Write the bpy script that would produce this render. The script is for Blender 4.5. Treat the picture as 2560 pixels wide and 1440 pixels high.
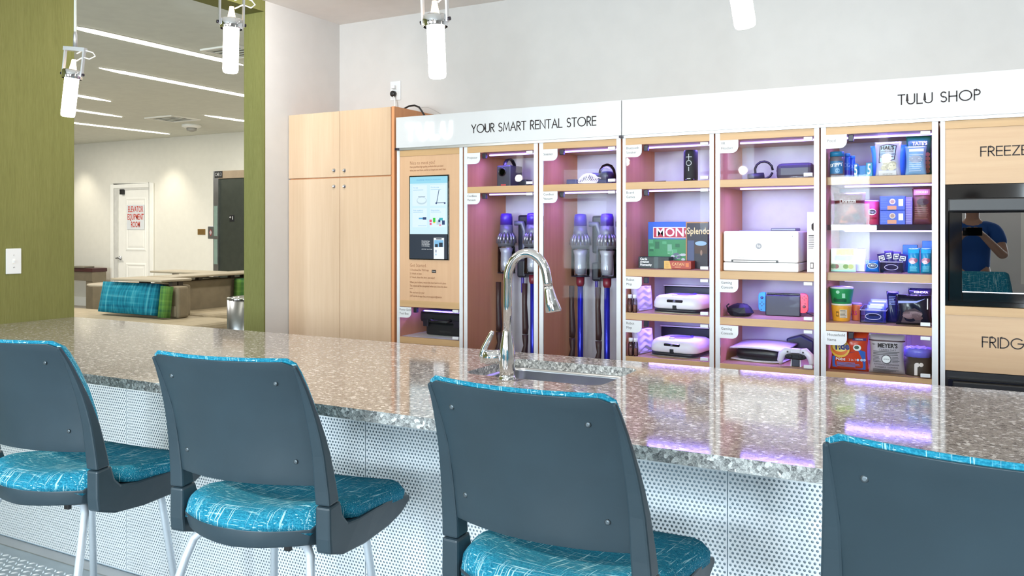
import bpy, bmesh, math, random
from mathutils import Vector, Matrix
random.seed(7)
PI = math.pi
for o in list(bpy.data.objects): bpy.data.objects.remove(o)
SC = bpy.context.scene
COL = SC.collection

# ------------------------------------------------------------------ camera, world, lights, exposure
FPX, TH, HV, EYE = 2111.0, math.radians(28.6), 572.6, 1.40
cs, sn = math.cos(TH), math.sin(TH)
cam = bpy.data.cameras.new('camera'); camo = bpy.data.objects.new('camera', cam); COL.objects.link(camo)
camo.location = (0, 0, EYE); camo.rotation_euler = (PI/2, 0, TH)
cam.sensor_width = 36; cam.lens = FPX/2560*36; cam.shift_y = -(720-HV)/2560; cam.clip_start = .02
SC.camera = camo
SC.view_settings.view_transform = 'Standard'; SC.view_settings.look = 'None'
SC.view_settings.exposure = 0.13; SC.view_settings.gamma = 1; SC.view_settings.use_curve_mapping = False
W = bpy.data.worlds.new('sky'); SC.world = W; W.use_nodes = True
W.node_tree.nodes['Background'].inputs[0].default_value = (.80, .90, 1, 1)
W.node_tree.nodes['Background'].inputs[1].default_value = 2.2

def area(name, loc, rot, sx, sy, power, col, spread=PI, parent=None):
    l = bpy.data.lights.new(name, 'AREA'); l.shape = 'RECTANGLE'; l.size = sx; l.size_y = sy
    l.energy = power; l.color = col; l.spread = spread
    o = bpy.data.objects.new(name, l); COL.objects.link(o); o.location = loc; o.rotation_euler = rot
    if parent: o.parent = parent
    return o
WY = -3.2
WINS = [(-10.2, -7.2, .5, 2.5, 420), (-6.3, -4.7, .75, 2.35, 130), (-3.45, -2.55, 1.3, 2.6, 90), (-2.2, -1.1, .9, 2.15, 350), (.5, 2.6, .75, 2.5, 250)]   # x0, x1, z0, z1, watts; first is an unseen window added to brighten the lobby ceiling
DAY = (.82, .92, 1.0)
for a, b, z0, z1, p in WINS:                      # daylight entering through the windows behind the camera
    area('window_daylight', ((a+b)/2, WY-.42, (z0+z1)/2), (PI/2, 0, 0), b-a, z1-z0, p, DAY)
FILL = [(-3.25, 3.4), (-1.0, 3.45), (.3, 3.45), (1.9, 3.45), (-1.0, -2.2), (.6, -2.2), (2.2, -2.2)]
for x, y in FILL:                                 # unseen fill lamps added to brighten the kitchen walls and the room behind
    area('kitchen_fill', (x, y, 2.77 if x < -3 else 2.845), (0, .95 if x < -3 else 0, 0), .16, .16, 15 if x < -3 else 6.5 if y > 0 else 26, (1, .95, .9))
for x, y in [(-6.2, 7.6), (-8.4, 5.2), (-9.4, 8.2), (-11.5, 6.4), (-13.2, 8.0)]:  # unseen fill lamps added to light the lobby
    area('lobby_fill', (x, y, 2.93), (0, 0, 0), .3, .3, 40, (1, .96, .9))
def spot(name, loc, power, col, ang=1.2, blend=.8):
    l = bpy.data.lights.new(name, 'SPOT'); l.energy = power; l.color = col; l.spot_size = ang; l.spot_blend = blend; l.shadow_soft_size = .05
    o = bpy.data.objects.new(name, l); COL.objects.link(o); o.location = loc; return o
for x in (-14.2, -11.85): spot('wall_washer_glow', (x, 9.35, 2.93), 55, (1, .93, .78), 1.5)

# ------------------------------------------------------------------ picture helpers: a pixel of the photograph onto a real plane of the room
def ray(u, v):
    a = (u-1280)/FPX
    return Vector((-sn+a*cs, cs+a*sn, (HV-v)/FPX))
def PY(u, v, Y): d = ray(u, v); return Vector((0, 0, EYE))+d*(Y/d.y)
def PX(u, v, X): d = ray(u, v); return Vector((0, 0, EYE))+d*(X/d.x)
def PZ(u, v, Z): d = ray(u, v); return Vector((0, 0, EYE))+d*((Z-EYE)/d.z)
def XU(u, Y): return PY(u, 0, Y).x
def ZV(u, v, Y): return PY(u, v, Y).z

# ------------------------------------------------------------------ materials
def srgb(r, g, b):
    f = lambda c: (c/255/12.92) if c/255 <= .04045 else ((c/255+.055)/1.055)**2.4
    return (f(r), f(g), f(b), 1)
def nodes(name):
    m = bpy.data.materials.new(name); m.use_nodes = True
    nt = m.node_tree; b = nt.nodes['Principled BSDF']; return m, nt, b
def link(nt, a, b): nt.links.new(a, b)
def setp(b, rough=.5, metal=0, spec=.5, **k):
    b.inputs['Roughness'].default_value = rough; b.inputs['Metallic'].default_value = metal
    b.inputs['Specular IOR Level'].default_value = spec
    for n, v in k.items(): b.inputs[n.replace('_', ' ')].default_value = v
def tex(nt, scale=(1, 1, 1), coord='Object'):
    tc = nt.nodes.new('ShaderNodeTexCoord'); mp = nt.nodes.new('ShaderNodeMapping')
    mp.inputs['Scale'].default_value = scale; link(nt, tc.outputs[coord], mp.inputs[0]); return mp.outputs[0]
def noise(nt, vec, scale=5, detail=3, rough=.5):
    n = nt.nodes.new('ShaderNodeTexNoise'); n.inputs['Scale'].default_value = scale; n.inputs['Detail'].default_value = detail
    n.inputs['Roughness'].default_value = rough; link(nt, vec, n.inputs['Vector']); return n.outputs[0]
def ramp(nt, fac, stops):
    r = nt.nodes.new('ShaderNodeValToRGB'); e = r.color_ramp.elements
    while len(e) < len(stops): e.new(.5)
    for k, (p, c) in enumerate(stops): e[k].position = p; e[k].color = c
    link(nt, fac, r.inputs[0]); return r.outputs[0]
def mix(nt, fac, a, b, mode='MIX'):
    n = nt.nodes.new('ShaderNodeMixRGB'); n.blend_type = mode
    for s, v in ((0, fac), (1, a), (2, b)):
        if isinstance(v, (int, float)): n.inputs[s].default_value = v
        elif isinstance(v, tuple): n.inputs[s].default_value = v
        else: link(nt, v, n.inputs[s])
    return n.outputs[0]
def bump(nt, b, h, strength=.2, dist=.01):
    n = nt.nodes.new('ShaderNodeBump'); n.inputs['Strength'].default_value = strength; n.inputs['Distance'].default_value = dist
    link(nt, h, n.inputs['Height']); link(nt, n.outputs[0], b.inputs['Normal'])
MC = {}
def mat(name, rgb, rough=.5, metal=0, spec=.5, var=.04, **k):
    if name in MC: return MC[name]
    m, nt, b = nodes(name); setp(b, rough, metal, spec, **k); c = srgb(*rgb)
    if var:
        n = noise(nt, tex(nt), 9, 3)
        lo = tuple(x*(1-var*1.5) for x in c[:3])+(1,); hi = tuple(min(1, x*(1+var)) for x in c[:3])+(1,)
        link(nt, ramp(nt, n, [(.35, lo), (.65, hi)]), b.inputs['Base Color'])
    else: b.inputs['Base Color'].default_value = c
    MC[name] = m; return m
def emit(name, rgb, strength):
    m, nt, b = nodes(name); b.inputs['Base Color'].default_value = (0, 0, 0, 1)
    b.inputs['Emission Color'].default_value = srgb(*rgb); b.inputs['Emission Strength'].default_value = strength; return m
def wood(name, lo, hi, axis, rough=.42, scale=1):
    m, nt, b = nodes(name); setp(b, rough, 0, .35)
    sc = [34, 34, 34]; sc[axis] = 1.6
    n = noise(nt, tex(nt, tuple(s*scale for s in sc)), 1.2, 5, .6)
    sc2 = [3.2, 3.2, 3.2]; sc2[axis] = .5
    n2 = noise(nt, tex(nt, tuple(sc2)), 1, 2)
    c = ramp(nt, n, [(.3, srgb(*lo)), (.7, srgb(*hi))])
    c2 = ramp(nt, n2, [(.3, srgb(*[x*.93 for x in lo])), (.65, srgb(*hi))])
    link(nt, mix(nt, .45, c, c2), b.inputs['Base Color']); bump(nt, b, n, .05, .002); return m
def glass(name, tint=(1, 1, 1, 1), ior=1.5, rough=0.0):
    m, nt, b = nodes(name); nt.nodes.remove(b); out = nt.nodes['Material Output']
    t = nt.nodes.new('ShaderNodeBsdfTransparent'); t.inputs[0].default_value = tint
    g = nt.nodes.new('ShaderNodeBsdfGlossy'); g.inputs['Roughness'].default_value = rough
    f = nt.nodes.new('ShaderNodeFresnel'); f.inputs[0].default_value = ior
    x = nt.nodes.new('ShaderNodeMixShader'); link(nt, f.outputs[0], x.inputs[0]); link(nt, t.outputs[0], x.inputs[1]); link(nt, g.outputs[0], x.inputs[2])
    link(nt, x.outputs[0], out.inputs[0]); return m
M = {}
M['wall'] = mat('white_paint', (198, 196, 194), .75, 0, .3, .012)
M['wall_warm'] = mat('cream_paint', (222, 218, 206), .75, 0, .3, .012)
M['ceil'] = mat('ceiling_paint', (226, 223, 219), .8, 0, .2, .012)
M['ceil_lobby'] = mat('lobby_ceiling_paint', (216, 218, 208), .8, 0, .2, .02)
M['trimw'] = mat('white_trim', (238, 236, 228), .4, 0, .5, .01)
M['floor'] = mat('grey_concrete', (150, 152, 152), .4, 0, .5, .06)
M['floor_lobby'] = mat('lobby_floor', (170, 160, 145), .4, 0, .4, .05)
M['white'] = mat('white_laminate', (244, 243, 241), .35, 0, .5, .008)
M['sign'] = mat('sign_white', (215, 218, 220), .3, 0, .5, .006)
M['ink'] = mat('dark_ink', (45, 38, 38), .6, 0, .3, 0)
M['inkbrown'] = mat('brown_ink', (135, 88, 58), .6, 0, .3, 0)
M['inkgrey'] = mat('grey_ink', (84, 82, 82), .6, 0, .3, 0)
M['alu'] = mat('aluminium', (198, 198, 200), .35, .8, .5, .02)
M['steel'] = mat('brushed_steel', (176, 178, 182), .28, 1, .5, .05)
M['chrome'] = mat('chrome', (225, 226, 228), .06, 1, .5, 0)
M['black'] = mat('black_plastic', (22, 22, 24), .4, 0, .5, .05)
M['blackgloss'] = mat('gloss_black', (9, 10, 11), .06, 0, .6, 0)
M['bracket'] = mat('black_bracket', (40, 34, 44), .35, .3, .5, .03)
M['charcoal'] = mat('charcoal_shell', (46, 62, 71), .40, 0, .45, .04)
M['legs'] = mat('silver_leg', (205, 214, 222), .32, .35, .5, .02)
M['maple'] = wood('maple_door', (198, 168, 138), (212, 186, 158), 2)
M['maple_h'] = wood('maple_panel', (190, 156, 121), (203, 172, 136), 0)
M['maple_v'] = wood('maple_kiosk', (200, 161, 127), (210, 173, 138), 2)
M['edge'] = wood('shelf_edge', (184, 148, 106), (200, 166, 122), 0)
M['side'] = wood('cabinet_side', (208, 142, 98), (222, 160, 114), 2)
M['side_dark'] = wood('cabinet_edge_dark', (170, 105, 72), (190, 125, 88), 2)
M['glass'] = glass('door_glass', (.97, .985, .985, 1), 1.14)
M['acrylic'] = glass('clear_acrylic', (.93, .94, .99, 1), 1.45)
M['winglass'] = glass('window_glass', (.96, .98, .98, 1), 1.45)
M['darkglass'] = glass('dark_oven_glass', (.2, .26, .25, 1), 3.3)
def m_fabric():
    m, nt, b = nodes('teal_slub_fabric'); setp(b, .85, 0, .2)
    v1 = noise(nt, tex(nt, (9, 300, 300)), 1, 2, .45); v2 = noise(nt, tex(nt, (300, 9, 10)), 1, 2, .45)
    fine = noise(nt, tex(nt, (260, 260, 260)), 1, 2)
    fa = noise(nt, tex(nt, (30, 400, 400)), 1, 2)
    base = ramp(nt, fine, [(.25, srgb(4, 84, 116)), (.5, srgb(14, 122, 152)), (.78, srgb(70, 172, 196))])
    base = mix(nt, .35, base, ramp(nt, fa, [(.3, srgb(0, 80, 110)), (.7, srgb(60, 165, 190))]))
    l1 = ramp(nt, v1, [(.625, (0, 0, 0, 1)), (.685, (1, 1, 1, 1))]); l2 = ramp(nt, v2, [(.625, (0, 0, 0, 1)), (.685, (1, 1, 1, 1))])
    c = mix(nt, mix(nt, 1, l1, l2, 'LIGHTEN'), base, srgb(178, 222, 230))
    link(nt, c, b.inputs['Base Color']); bump(nt, b, fine, .25, .002); return m
M['fabric'] = m_fabric()
def m_granite(name, polished):
    m, nt, b = nodes(name); setp(b, .07 if polished else .55, 0, .55 if polished else .3)
    v = nt.nodes.new('ShaderNodeTexVoronoi'); v.inputs['Scale'].default_value = 120; link(nt, tex(nt), v.inputs['Vector'])
    sep = nt.nodes.new('ShaderNodeSeparateColor'); link(nt, v.outputs['Color'], sep.inputs[0])
    if polished: st = [(0, srgb(80, 73, 70)), (.16, srgb(120, 112, 107)), (.5, srgb(150, 142, 136)), (.86, srgb(162, 154, 148)), (.93, srgb(228, 224, 220))]
    else: st = [(0, srgb(66, 68, 70)), (.25, srgb(118, 120, 120)), (.6, srgb(160, 162, 160)), (.85, srgb(196, 198, 196)), (.95, srgb(232, 234, 232))]
    c = ramp(nt, sep.outputs[0], st)
    v2 = nt.nodes.new('ShaderNodeTexVoronoi'); v2.inputs['Scale'].default_value = 420; link(nt, tex(nt), v2.inputs['Vector'])
    s2 = nt.nodes.new('ShaderNodeSeparateColor'); link(nt, v2.outputs['Color'], s2.inputs[0])
    c2 = ramp(nt, s2.outputs[0], st)
    link(nt, mix(nt, .35, c, c2), b.inputs['Base Color'])
    if not polished: bump(nt, b, v.outputs['Distance'], .5, .004)
    return m
M['granite'] = m_granite('polished_granite', True); M['granite_edge'] = m_granite('rough_granite_edge', False)
def m_green():
    m, nt, b = nodes('green_grasscloth'); setp(b, .8, 0, .25)
    n = noise(nt, tex(nt, (190, 190, 14)), 1, 3, .6); n2 = noise(nt, tex(nt, (40, 40, 2)), 1, 2)
    c = ramp(nt, n, [(.25, srgb(98, 99, 54)), (.55, srgb(112, 113, 64)), (.8, srgb(124, 123, 78))])
    c2 = ramp(nt, n2, [(.3, srgb(104, 105, 57)), (.7, srgb(117, 117, 68))])
    link(nt, mix(nt, .4, c, c2), b.inputs['Base Color']); bump(nt, b, n, .3, .003); return m
M['green'] = m_green()
def m_perf():
    m, nt, b = nodes('perforated_steel'); setp(b, .42, .3, .5)
    n = noise(nt, tex(nt, (3, 3, 120)), 1, 3)
    link(nt, ramp(nt, n, [(.3, srgb(238, 243, 246)), (.7, srgb(247, 250, 252))]), b.inputs['Base Color']); return m
M['perf'] = m_perf()
M['perf_back'] = mat('panel_backing', (172, 190, 202), .7, 0, .3, .02)
M['lug'] = mat('tread_lug_glint', (236, 240, 242), .25, .5, .5, .02)  # same steel as the plate, coloured brighter to paint in the lugs' reflections
M['tread'] = mat('tread_plate_steel', (178, 188, 194), .34, .6, .5, .05)
M['taupe'] = mat('taupe_upholstery', (140, 128, 106), .8, 0, .2, .06)
M['taupe_lt'] = mat('taupe_seat', (172, 158, 132), .7, 0, .25, .06)
M['ledge'] = mat('ledge_laminate', (172, 160, 138), .45, 0, .4, .03)
def m_plaid(name, a, b_, c_):
    m, nt, b = nodes(name); setp(b, .85, 0, .2)
    n1 = noise(nt, tex(nt, (26, 26, .7)), 1, 3); n2 = noise(nt, tex(nt, (.7, .7, 20)), 1, 3)
    x = ramp(nt, n1, [(.32, srgb(*a)), (.55, srgb(*b_)), (.72, srgb(*c_))]); y = ramp(nt, n2, [(.32, srgb(*a)), (.55, srgb(*b_)), (.7, srgb(*c_))])
    link(nt, mix(nt, .5, x, y), b.inputs['Base Color']); return m
M['plaid'] = m_plaid('teal_plaid', (4, 62, 92), (24, 128, 150), (110, 190, 196))
M['plaid_green'] = m_plaid('green_plaid', (16, 70, 62), (92, 138, 60), (132, 172, 88))
M['led'] = emit('led_strip', (170, 150, 255), 5)
M['bulb'] = emit('lit_frosted_glass', (255, 250, 238), 16)
M['lamp_glow'] = emit('lamp_bulb', (255, 214, 170), 8)
M['strip'] = emit('ceiling_strip', (255, 250, 232), 9)
M['halo'] = emit('backlit_letter', (255, 255, 255), 3)
def brick_m():
    m, nt, b = nodes('pale_brick'); setp(b, .8, 0, .2)
    t = nt.nodes.new('ShaderNodeTexBrick'); link(nt, tex(nt, (1, 1, 1)), t.inputs[0])
    t.inputs['Color1'].default_value = srgb(205, 150, 120); t.inputs['Color2'].default_value = srgb(220, 175, 150); t.inputs['Mortar'].default_value = srgb(235, 230, 225)
    t.inputs['Scale'].default_value = 4; link(nt, t.outputs[0], b.inputs['Base Color']); return m

# ------------------------------------------------------------------ mesh building
class MB:
    def __init__(s): s.v, s.f, s.m, s.mi, s.sm = [], [], [], 0, []
    def face(s, idx, smooth=False): s.f.append(tuple(idx)); s.m.append(s.mi); s.sm.append(smooth)
    def box(s, x0, x1, y0, y1, z0, z1):
        b = len(s.v)
        s.v += [(x, y, z) for z in (z0, z1) for y in (y0, y1) for x in (x0, x1)]
        for q in ((0, 2, 3, 1), (4, 5, 7, 6), (0, 1, 5, 4), (2, 6, 7, 3), (0, 4, 6, 2), (1, 3, 7, 5)): s.face([b+i for i in q])
        return s
    def cbox(s, c, d): return s.box(c[0]-d[0]/2, c[0]+d[0]/2, c[1]-d[1]/2, c[1]+d[1]/2, c[2]-d[2]/2, c[2]+d[2]/2)
    def rings(s, rings, cap0=True, cap1=True, closed=True, smooth=True):
        n = len(rings[0]); b = len(s.v)
        for r in rings: s.v += [tuple(p) for p in r]
        for i in range(len(rings)-1):
            for k in range(n if closed else n-1):
                k2 = (k+1) % n
                s.face((b+i*n+k, b+i*n+k2, b+(i+1)*n+k2, b+(i+1)*n+k), smooth)
        if cap0: s.face([b+k for k in range(n)][::-1])
        if cap1: s.face([b+(len(rings)-1)*n+k for k in range(n)])
        return s
    def tube(s, pts, r, n=10, caps=True):
        pts = [Vector(p) for p in pts]; rr = r if isinstance(r, (list, tuple)) else [r]*len(pts)
        rings = []; prev = None
        for i, p in enumerate(pts):
            t = (pts[min(i+1, len(pts)-1)]-pts[max(i-1, 0)]).normalized()
            if prev is None:
                a = Vector((0, 0, 1)) if abs(t.z) < .9 else Vector((1, 0, 0)); prev = t.cross(a).normalized()
            prev = (prev-t*prev.dot(t)).normalized(); q = t.cross(prev)
            rings.append([p+(prev*math.cos(2*PI*k/n)+q*math.sin(2*PI*k/n))*rr[i] for k in range(n)])
        return s.rings(rings, caps, caps)
    def lathe(s, prof, c=(0, 0), n=20, caps=True, mtx=None):
        rings = [[Vector((c[0]+r*math.cos(2*PI*k/n), c[1]+r*math.sin(2*PI*k/n), z)) for k in range(n)] for r, z in prof]
        if mtx is not None: rings = [[mtx @ p for p in r] for r in rings]
        return s.rings(rings, caps, caps)
    def grid(s, fn, nu, nv, smooth=True, flip=False):
        b = len(s.v); s.v += [tuple(fn(i/nu, j/nv)) for j in range(nv+1) for i in range(nu+1)]
        for j in range(nv):
            for i in range(nu):
                q = [b+j*(nu+1)+i, b+j*(nu+1)+i+1, b+(j+1)*(nu+1)+i+1, b+(j+1)*(nu+1)+i]
                s.face(q[::-1] if flip else q, smooth)
        return s
    def shell(s, top, bot, nu, nv):      # closed body between two surfaces with a common outline
        s.grid(top, nu, nv); s.grid(bot, nu, nv, flip=True)
        e = [(i/nu, 0) for i in range(nu)]+[(1, j/nv) for j in range(nv)]+[(1-i/nu, 1) for i in range(nu)]+[(0, 1-j/nv) for j in range(nv)]
        b = len(s.v); n = len(e); s.v += [tuple(top(*q)) for q in e]+[tuple(bot(*q)) for q in e]
        for k in range(n): s.face((b+k, b+n+k, b+n+(k+1) % n, b+(k+1) % n), True)
        return s
    def prism(s, poly, y0, y1):          # polygon in x-z, extruded along y
        n = len(poly); b = len(s.v)
        s.v += [(x, y0, z) for x, z in poly]+[(x, y1, z) for x, z in poly]
        s.face([b+k for k in range(n)]); s.face([b+n+k for k in range(n)][::-1])
        for k in range(n): s.face((b+k, b+n+k, b+n+(k+1) % n, b+(k+1) % n))
        return s
    def prismz(s, poly, z0, z1):         # polygon in x-y, extruded along z
        n = len(poly); b = len(s.v)
        s.v += [(x, y, z0) for x, y in poly]+[(x, y, z1) for x, y in poly]
        s.face([b+k for k in range(n)][::-1]); s.face([b+n+k for k in range(n)])
        for k in range(n): s.face((b+k, b+(k+1) % n, b+n+(k+1) % n, b+n+k))
        return s
    def ball(s, c, r, n=12, m=7):
        rx, ry, rz = r if isinstance(r, (tuple, list)) else (r, r, r)
        return s.rings([[Vector((c[0]+rx*math.sin(PI*j/m)*math.cos(2*PI*k/n), c[1]+ry*math.sin(PI*j/m)*math.sin(2*PI*k/n), c[2]-rz*math.cos(PI*j/m))) for k in range(n)] for j in [.04]+list(range(1, m))+[m-.04]])
    def xf(s, mtx, start=0):
        for i in range(start, len(s.v)): s.v[i] = tuple(mtx @ Vector(s.v[i]))
        return s
    def build(s, name, mats, parent=None, loc=(0, 0, 0), rot=(0, 0, 0), bevel=0, seg=2, sub=0, solid=0, off=-1, fix=True):
        me = bpy.data.meshes.new(name); me.from_pydata(s.v, [], s.f)
        for mm in (mats if isinstance(mats, (list, tuple)) else [mats]): me.materials.append(M[mm] if isinstance(mm, str) else mm)
        me.polygons.foreach_set('material_index', s.m); me.polygons.foreach_set('use_smooth', s.sm)
        if fix and len(s.f) < 60000:
            bm = bmesh.new(); bm.from_mesh(me); bmesh.ops.remove_doubles(bm, verts=bm.verts, dist=1e-5)
            bmesh.ops.recalc_face_normals(bm, faces=bm.faces); bm.to_mesh(me); bm.free()
        me.update()
        o = bpy.data.objects.new(name, me); COL.objects.link(o); o.location = loc; o.rotation_euler = rot
        if parent: o.parent = parent
        if solid:
            md = o.modifiers.new('solid', 'SOLIDIFY'); md.thickness = solid; md.offset = off
        if bevel:
            md = o.modifiers.new('bevel', 'BEVEL'); md.width = bevel; md.segments = seg; md.limit_method = 'ANGLE'; md.angle_limit = .6
        if sub:
            md = o.modifiers.new('sub', 'SUBSURF'); md.levels = sub; md.render_levels = sub
        return o
def tag(o, label, cat, group=None):
    o['label'] = label; o['category'] = cat
    if group: o['group'] = group
    return o
def thing(name, label, cat, loc=(0, 0, 0), rz=0, group=None):
    o = bpy.data.objects.new(name, None); COL.objects.link(o); o.location = loc; o.rotation_euler = (0, 0, rz); o.empty_display_size = .05
    return tag(o, label, cat, group)
def struct(o): o['kind'] = 'structure'; return o
def stuff(o): o['kind'] = 'stuff'; return o
def copy_tree(o, parent=None):
    c = o.copy(); COL.objects.link(c)
    if parent: c.parent = parent
    for ch in list(o.children): copy_tree(ch, c)
    return c

# ------------------------------------------------------------------ lettering
TXT = {}
def text_mesh(body, size, align='CENTER', xs=1.0, thin=0.0, sp=1.0, line=1.0):
    """flat letters in the x-z plane, as lists of vertices and faces"""
    k = (body, size, align, xs, thin, sp, line)
    if k in TXT: return TXT[k]
    c = bpy.data.curves.new('t', 'FONT'); c.body = body; c.size = size; c.align_x = align; c.align_y = 'CENTER'
    c.resolution_u = 2; c.offset = thin; c.space_character = sp; c.space_line = line
    o = bpy.data.objects.new('t', c); me = bpy.data.meshes.new_from_object(o)
    vs = [(v.co.x*xs, 0, v.co.y) for v in me.vertices]; fs = [tuple(p.vertices) for p in me.polygons]
    bpy.data.objects.remove(o); bpy.data.curves.remove(c); bpy.data.meshes.remove(me)
    TXT[k] = (vs, fs); return TXT[k]
def arc(cx, cz, rx, rz, a0, a1, n=14): return [(cx+rx*math.cos(math.radians(a0+(a1-a0)*k/n)), cz+rz*math.sin(math.radians(a0+(a1-a0)*k/n))) for k in range(n+1)]
GL = {  # geometric capitals drawn as single strokes: (width, strokes)
 'T': (.52, [[(0, 1), (.52, 1)], [(.26, 1), (.26, 0)]]),
 'U': (.58, [[(0, 1), (0, .3)]+arc(.29, .3, .29, .3, 180, 360)+[(.58, 1)]]),
 'L': (.40, [[(0, 1), (0, 0), (.4, 0)]]),
 'S': (.44, [arc(.22, .755, .2, .245, 40, 270, 12)+arc(.22, .255, .22, .255, 90, -140, 12)]),
 'H': (.58, [[(0, 1), (0, 0)], [(.58, 1), (.58, 0)], [(0, .52), (.58, .52)]]),
 'O': (.92, [arc(.46, .5, .46, .5, 0, 360, 28)]),
 'P': (.42, [[(0, 0), (0, 1), (.2, 1)]+arc(.2, .75, .22, .25, 90, -90, 10)+[(0, .5)]]),
 'R': (.44, [[(0, 0), (0, 1), (.2, 1)]+arc(.2, .75, .22, .25, 90, -90, 10)+[(0, .5)], [(.16, .5), (.44, 0)]]),
 'Y': (.56, [[(0, 1), (.28, .47)], [(.56, 1), (.28, .47), (.28, 0)]]),
 'M': (.78, [[(0, 0), (.12, 1), (.39, .15), (.66, 1), (.78, 0)]]),
 'A': (.64, [[(0, 0), (.32, 1), (.64, 0)], [(.12, .36), (.52, .36)]]),
 'E': (.42, [[(.42, 1), (0, 1), (0, 0), (.42, 0)], [(0, .52), (.4, .52)]]),
 'N': (.62, [[(0, 0), (0, 1), (.62, 0), (.62, 1)]]),
 'F': (.40, [[(.40, 1), (0, 1), (0, 0)], [(0, .52), (.38, .52)]]),
 'Z': (.50, [[(0, 1), (.5, 1), (0, 0), (.5, 0)]]),
 'I': (.0, [[(0, 0), (0, 1)]]),
 'D': (.62, [[(0, 0), (0, 1), (.14, 1)]+arc(.14, .5, .48, .5, 90, -90, 16)+[(0, 0)]]),
 'G': (.86, [arc(.46, .5, .46, .5, 45, 360, 24)+[(.52, .5)]]),
 ' ': (.26, [])}
def strokes(mb, body, x0, x1, z0, h, w, y0, y1, gap=.17):
    """stroke lettering fitted between x0 and x1, cap height h, stroke width w, solid between y0 and y1"""
    adv = sum(GL[c][0]+gap for c in body)-gap; k = (x1-x0)/(adv*h); x = 0
    for ch in body:
        wd, ss = GL[ch]
        for s_ in ss:
            pts = [Vector(((x+px)*h*k+x0, 0, z0+pz*h)) for px, pz in s_]
            L, R = [], []
            for i, p in enumerate(pts):
                d0 = (p-pts[i-1]).normalized() if i else None; d1 = (pts[i+1]-p).normalized() if i < len(pts)-1 else None
                d = ((d0 or d1)+(d1 or d0)); d = d.normalized() if d.length > 1e-6 else (d0 or d1)
                n = Vector((-d.z, 0, d.x)); cosv = max(.45, abs(n.dot(Vector((-(d1 or d0).z, 0, (d1 or d0).x)))))
                e = Vector((0, 0, 0))
                if d0 is None: e = -d*w*.5
                if d1 is None: e = d*w*.5
                L.append(p+e+n*w/2/cosv); R.append(p+e-n*w/2/cosv)
            rings = [[(l.x, y0, l.z), (r.x, y0, r.z), (r.x, y1, r.z), (l.x, y1, l.z)] for l, r in zip(L, R)]
            mb.rings(rings, smooth=False)
        x += wd+gap
    return mb
class Print:
    """flat print laid on a surface y = surf(x, z), facing -y; several inks in one part"""
    def __init__(s, surf=None, lift=.0007): s.mb = MB(); s.mats = []; s.surf = surf or (lambda x, z: 0); s.lift = lift; s.k = 0
    def _m(s, m):
        if m not in s.mats: s.mats.append(m)
        s.mb.mi = s.mats.index(m); s.k += 1
    def _p(s, x, z): return (x, s.surf(x, z)-s.lift-s.k*.00012, z)
    def rect(s, x0, x1, z0, z1, m, nx=5, nz=4, skew=0):
        s._m(m); s.mb.grid(lambda a, b: s._p(x0+(x1-x0)*a+skew*b, z0+(z1-z0)*b), nx, nz); return s
    def disc(s, cx, cz, rx, rz, m, n=18):
        s._m(m); b = len(s.mb.v)
        s.mb.v += [s._p(cx, cz)]+[s._p(cx+rx*math.cos(2*PI*k/n), cz+rz*math.sin(2*PI*k/n)) for k in range(n)]
        for k in range(n): s.mb.face((b, b+1+k, b+1+(k+1) % n))
        return s
    def poly(s, pts, m):
        s._m(m); b = len(s.mb.v); s.mb.v += [s._p(*p) for p in pts]; s.mb.face([b+k for k in range(len(pts))]); return s
    def text(s, body, cx, cz, size, m, xs=1, align='CENTER', thin=0, rot=0, sp=1.0, line=1.0):
        s._m(m); vs, fs = text_mesh(body, size, align, xs, thin, sp, line); b = len(s.mb.v)
        ca, sa = math.cos(rot), math.sin(rot)
        s.mb.v += [s._p(cx+x*ca-z*sa, cz+x*sa+z*ca) for x, _, z in vs]
        for f in fs: s.mb.face([b+i for i in f])
        return s
    def lines(s, x0, x1, z0, z1, n, m, t=.0015, jit=.25):
        for k in range(n):
            z = z1-(z1-z0)*k/max(1, n-1); e = (x1-x0)*random.random()*jit
            s.rect(x0, x1-e, z-t/2, z+t/2, m, 4, 1)
        return s
    def build(s, parent, name='printed_label'): return s.mb.build(name, s.mats, parent, fix=False)
P_ = lambda name, rgb, rough=.45, **k: mat('print_'+name, rgb, rough, 0, .4, 0, **k)

# ================================================================== THE SETTING
CEIL, CEIL_L = 2.859, 2.953
XL, XL2, YB, YP = -3.97, -4.145, 4.707, 3.974      # white side wall faces, kitchen back wall, end of the side wall
XG = -4.36                                          # green wall face
XR, XE, YF = 5.2, -17.0, 9.78
struct(MB().box(XL2, XR, WY, YB, -.05, 0).build('floor', 'floor'))
struct(MB().box(XE, XL2, WY, YF, -.05, 0).build('floor_lobby', 'floor_lobby'))
struct(MB().box(XL2, XR, WY, YB+.12, CEIL, CEIL+.1).build('ceiling', 'ceil'))
struct(MB().box(XE, XL2, WY, YF, CEIL_L, CEIL_L+.1).build('ceiling_lobby', 'ceil_lobby'))
struct(MB().box(XL2, XR, YB, YB+.12, 0, CEIL).build('wall_back', 'wall'))
struct(MB().box(XL2, XL, YP+.012, YF, 0, CEIL).build('wall_left', 'wall'))
struct(MB().box(XL2, XL, YP, YP+.0115, 0, CEIL-.0705).build('trim_1', 'green'))
struct(MB().box(XL2, XL, WY, YP+.0115, CEIL-.07, CEIL-.001).build('trim_2', 'green'))
struct(MB().box(XL2-.01, XL2, WY, YP+.01, CEIL-.07, CEIL_L).build('trim_3', 'green'))
struct(MB().box(XG-.15, XG, -.9, 2.94, 0, CEIL_L).build('wall_green', 'green'))
struct(MB().box(XE, XL2, YF, YF+.12, 0, CEIL_L).build('wall_lobby', 'wall_warm'))
struct(MB().box(XE-.1, XE, WY, YF, 0, CEIL_L).build('wall_lobby_end', 'wall_warm'))
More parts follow.
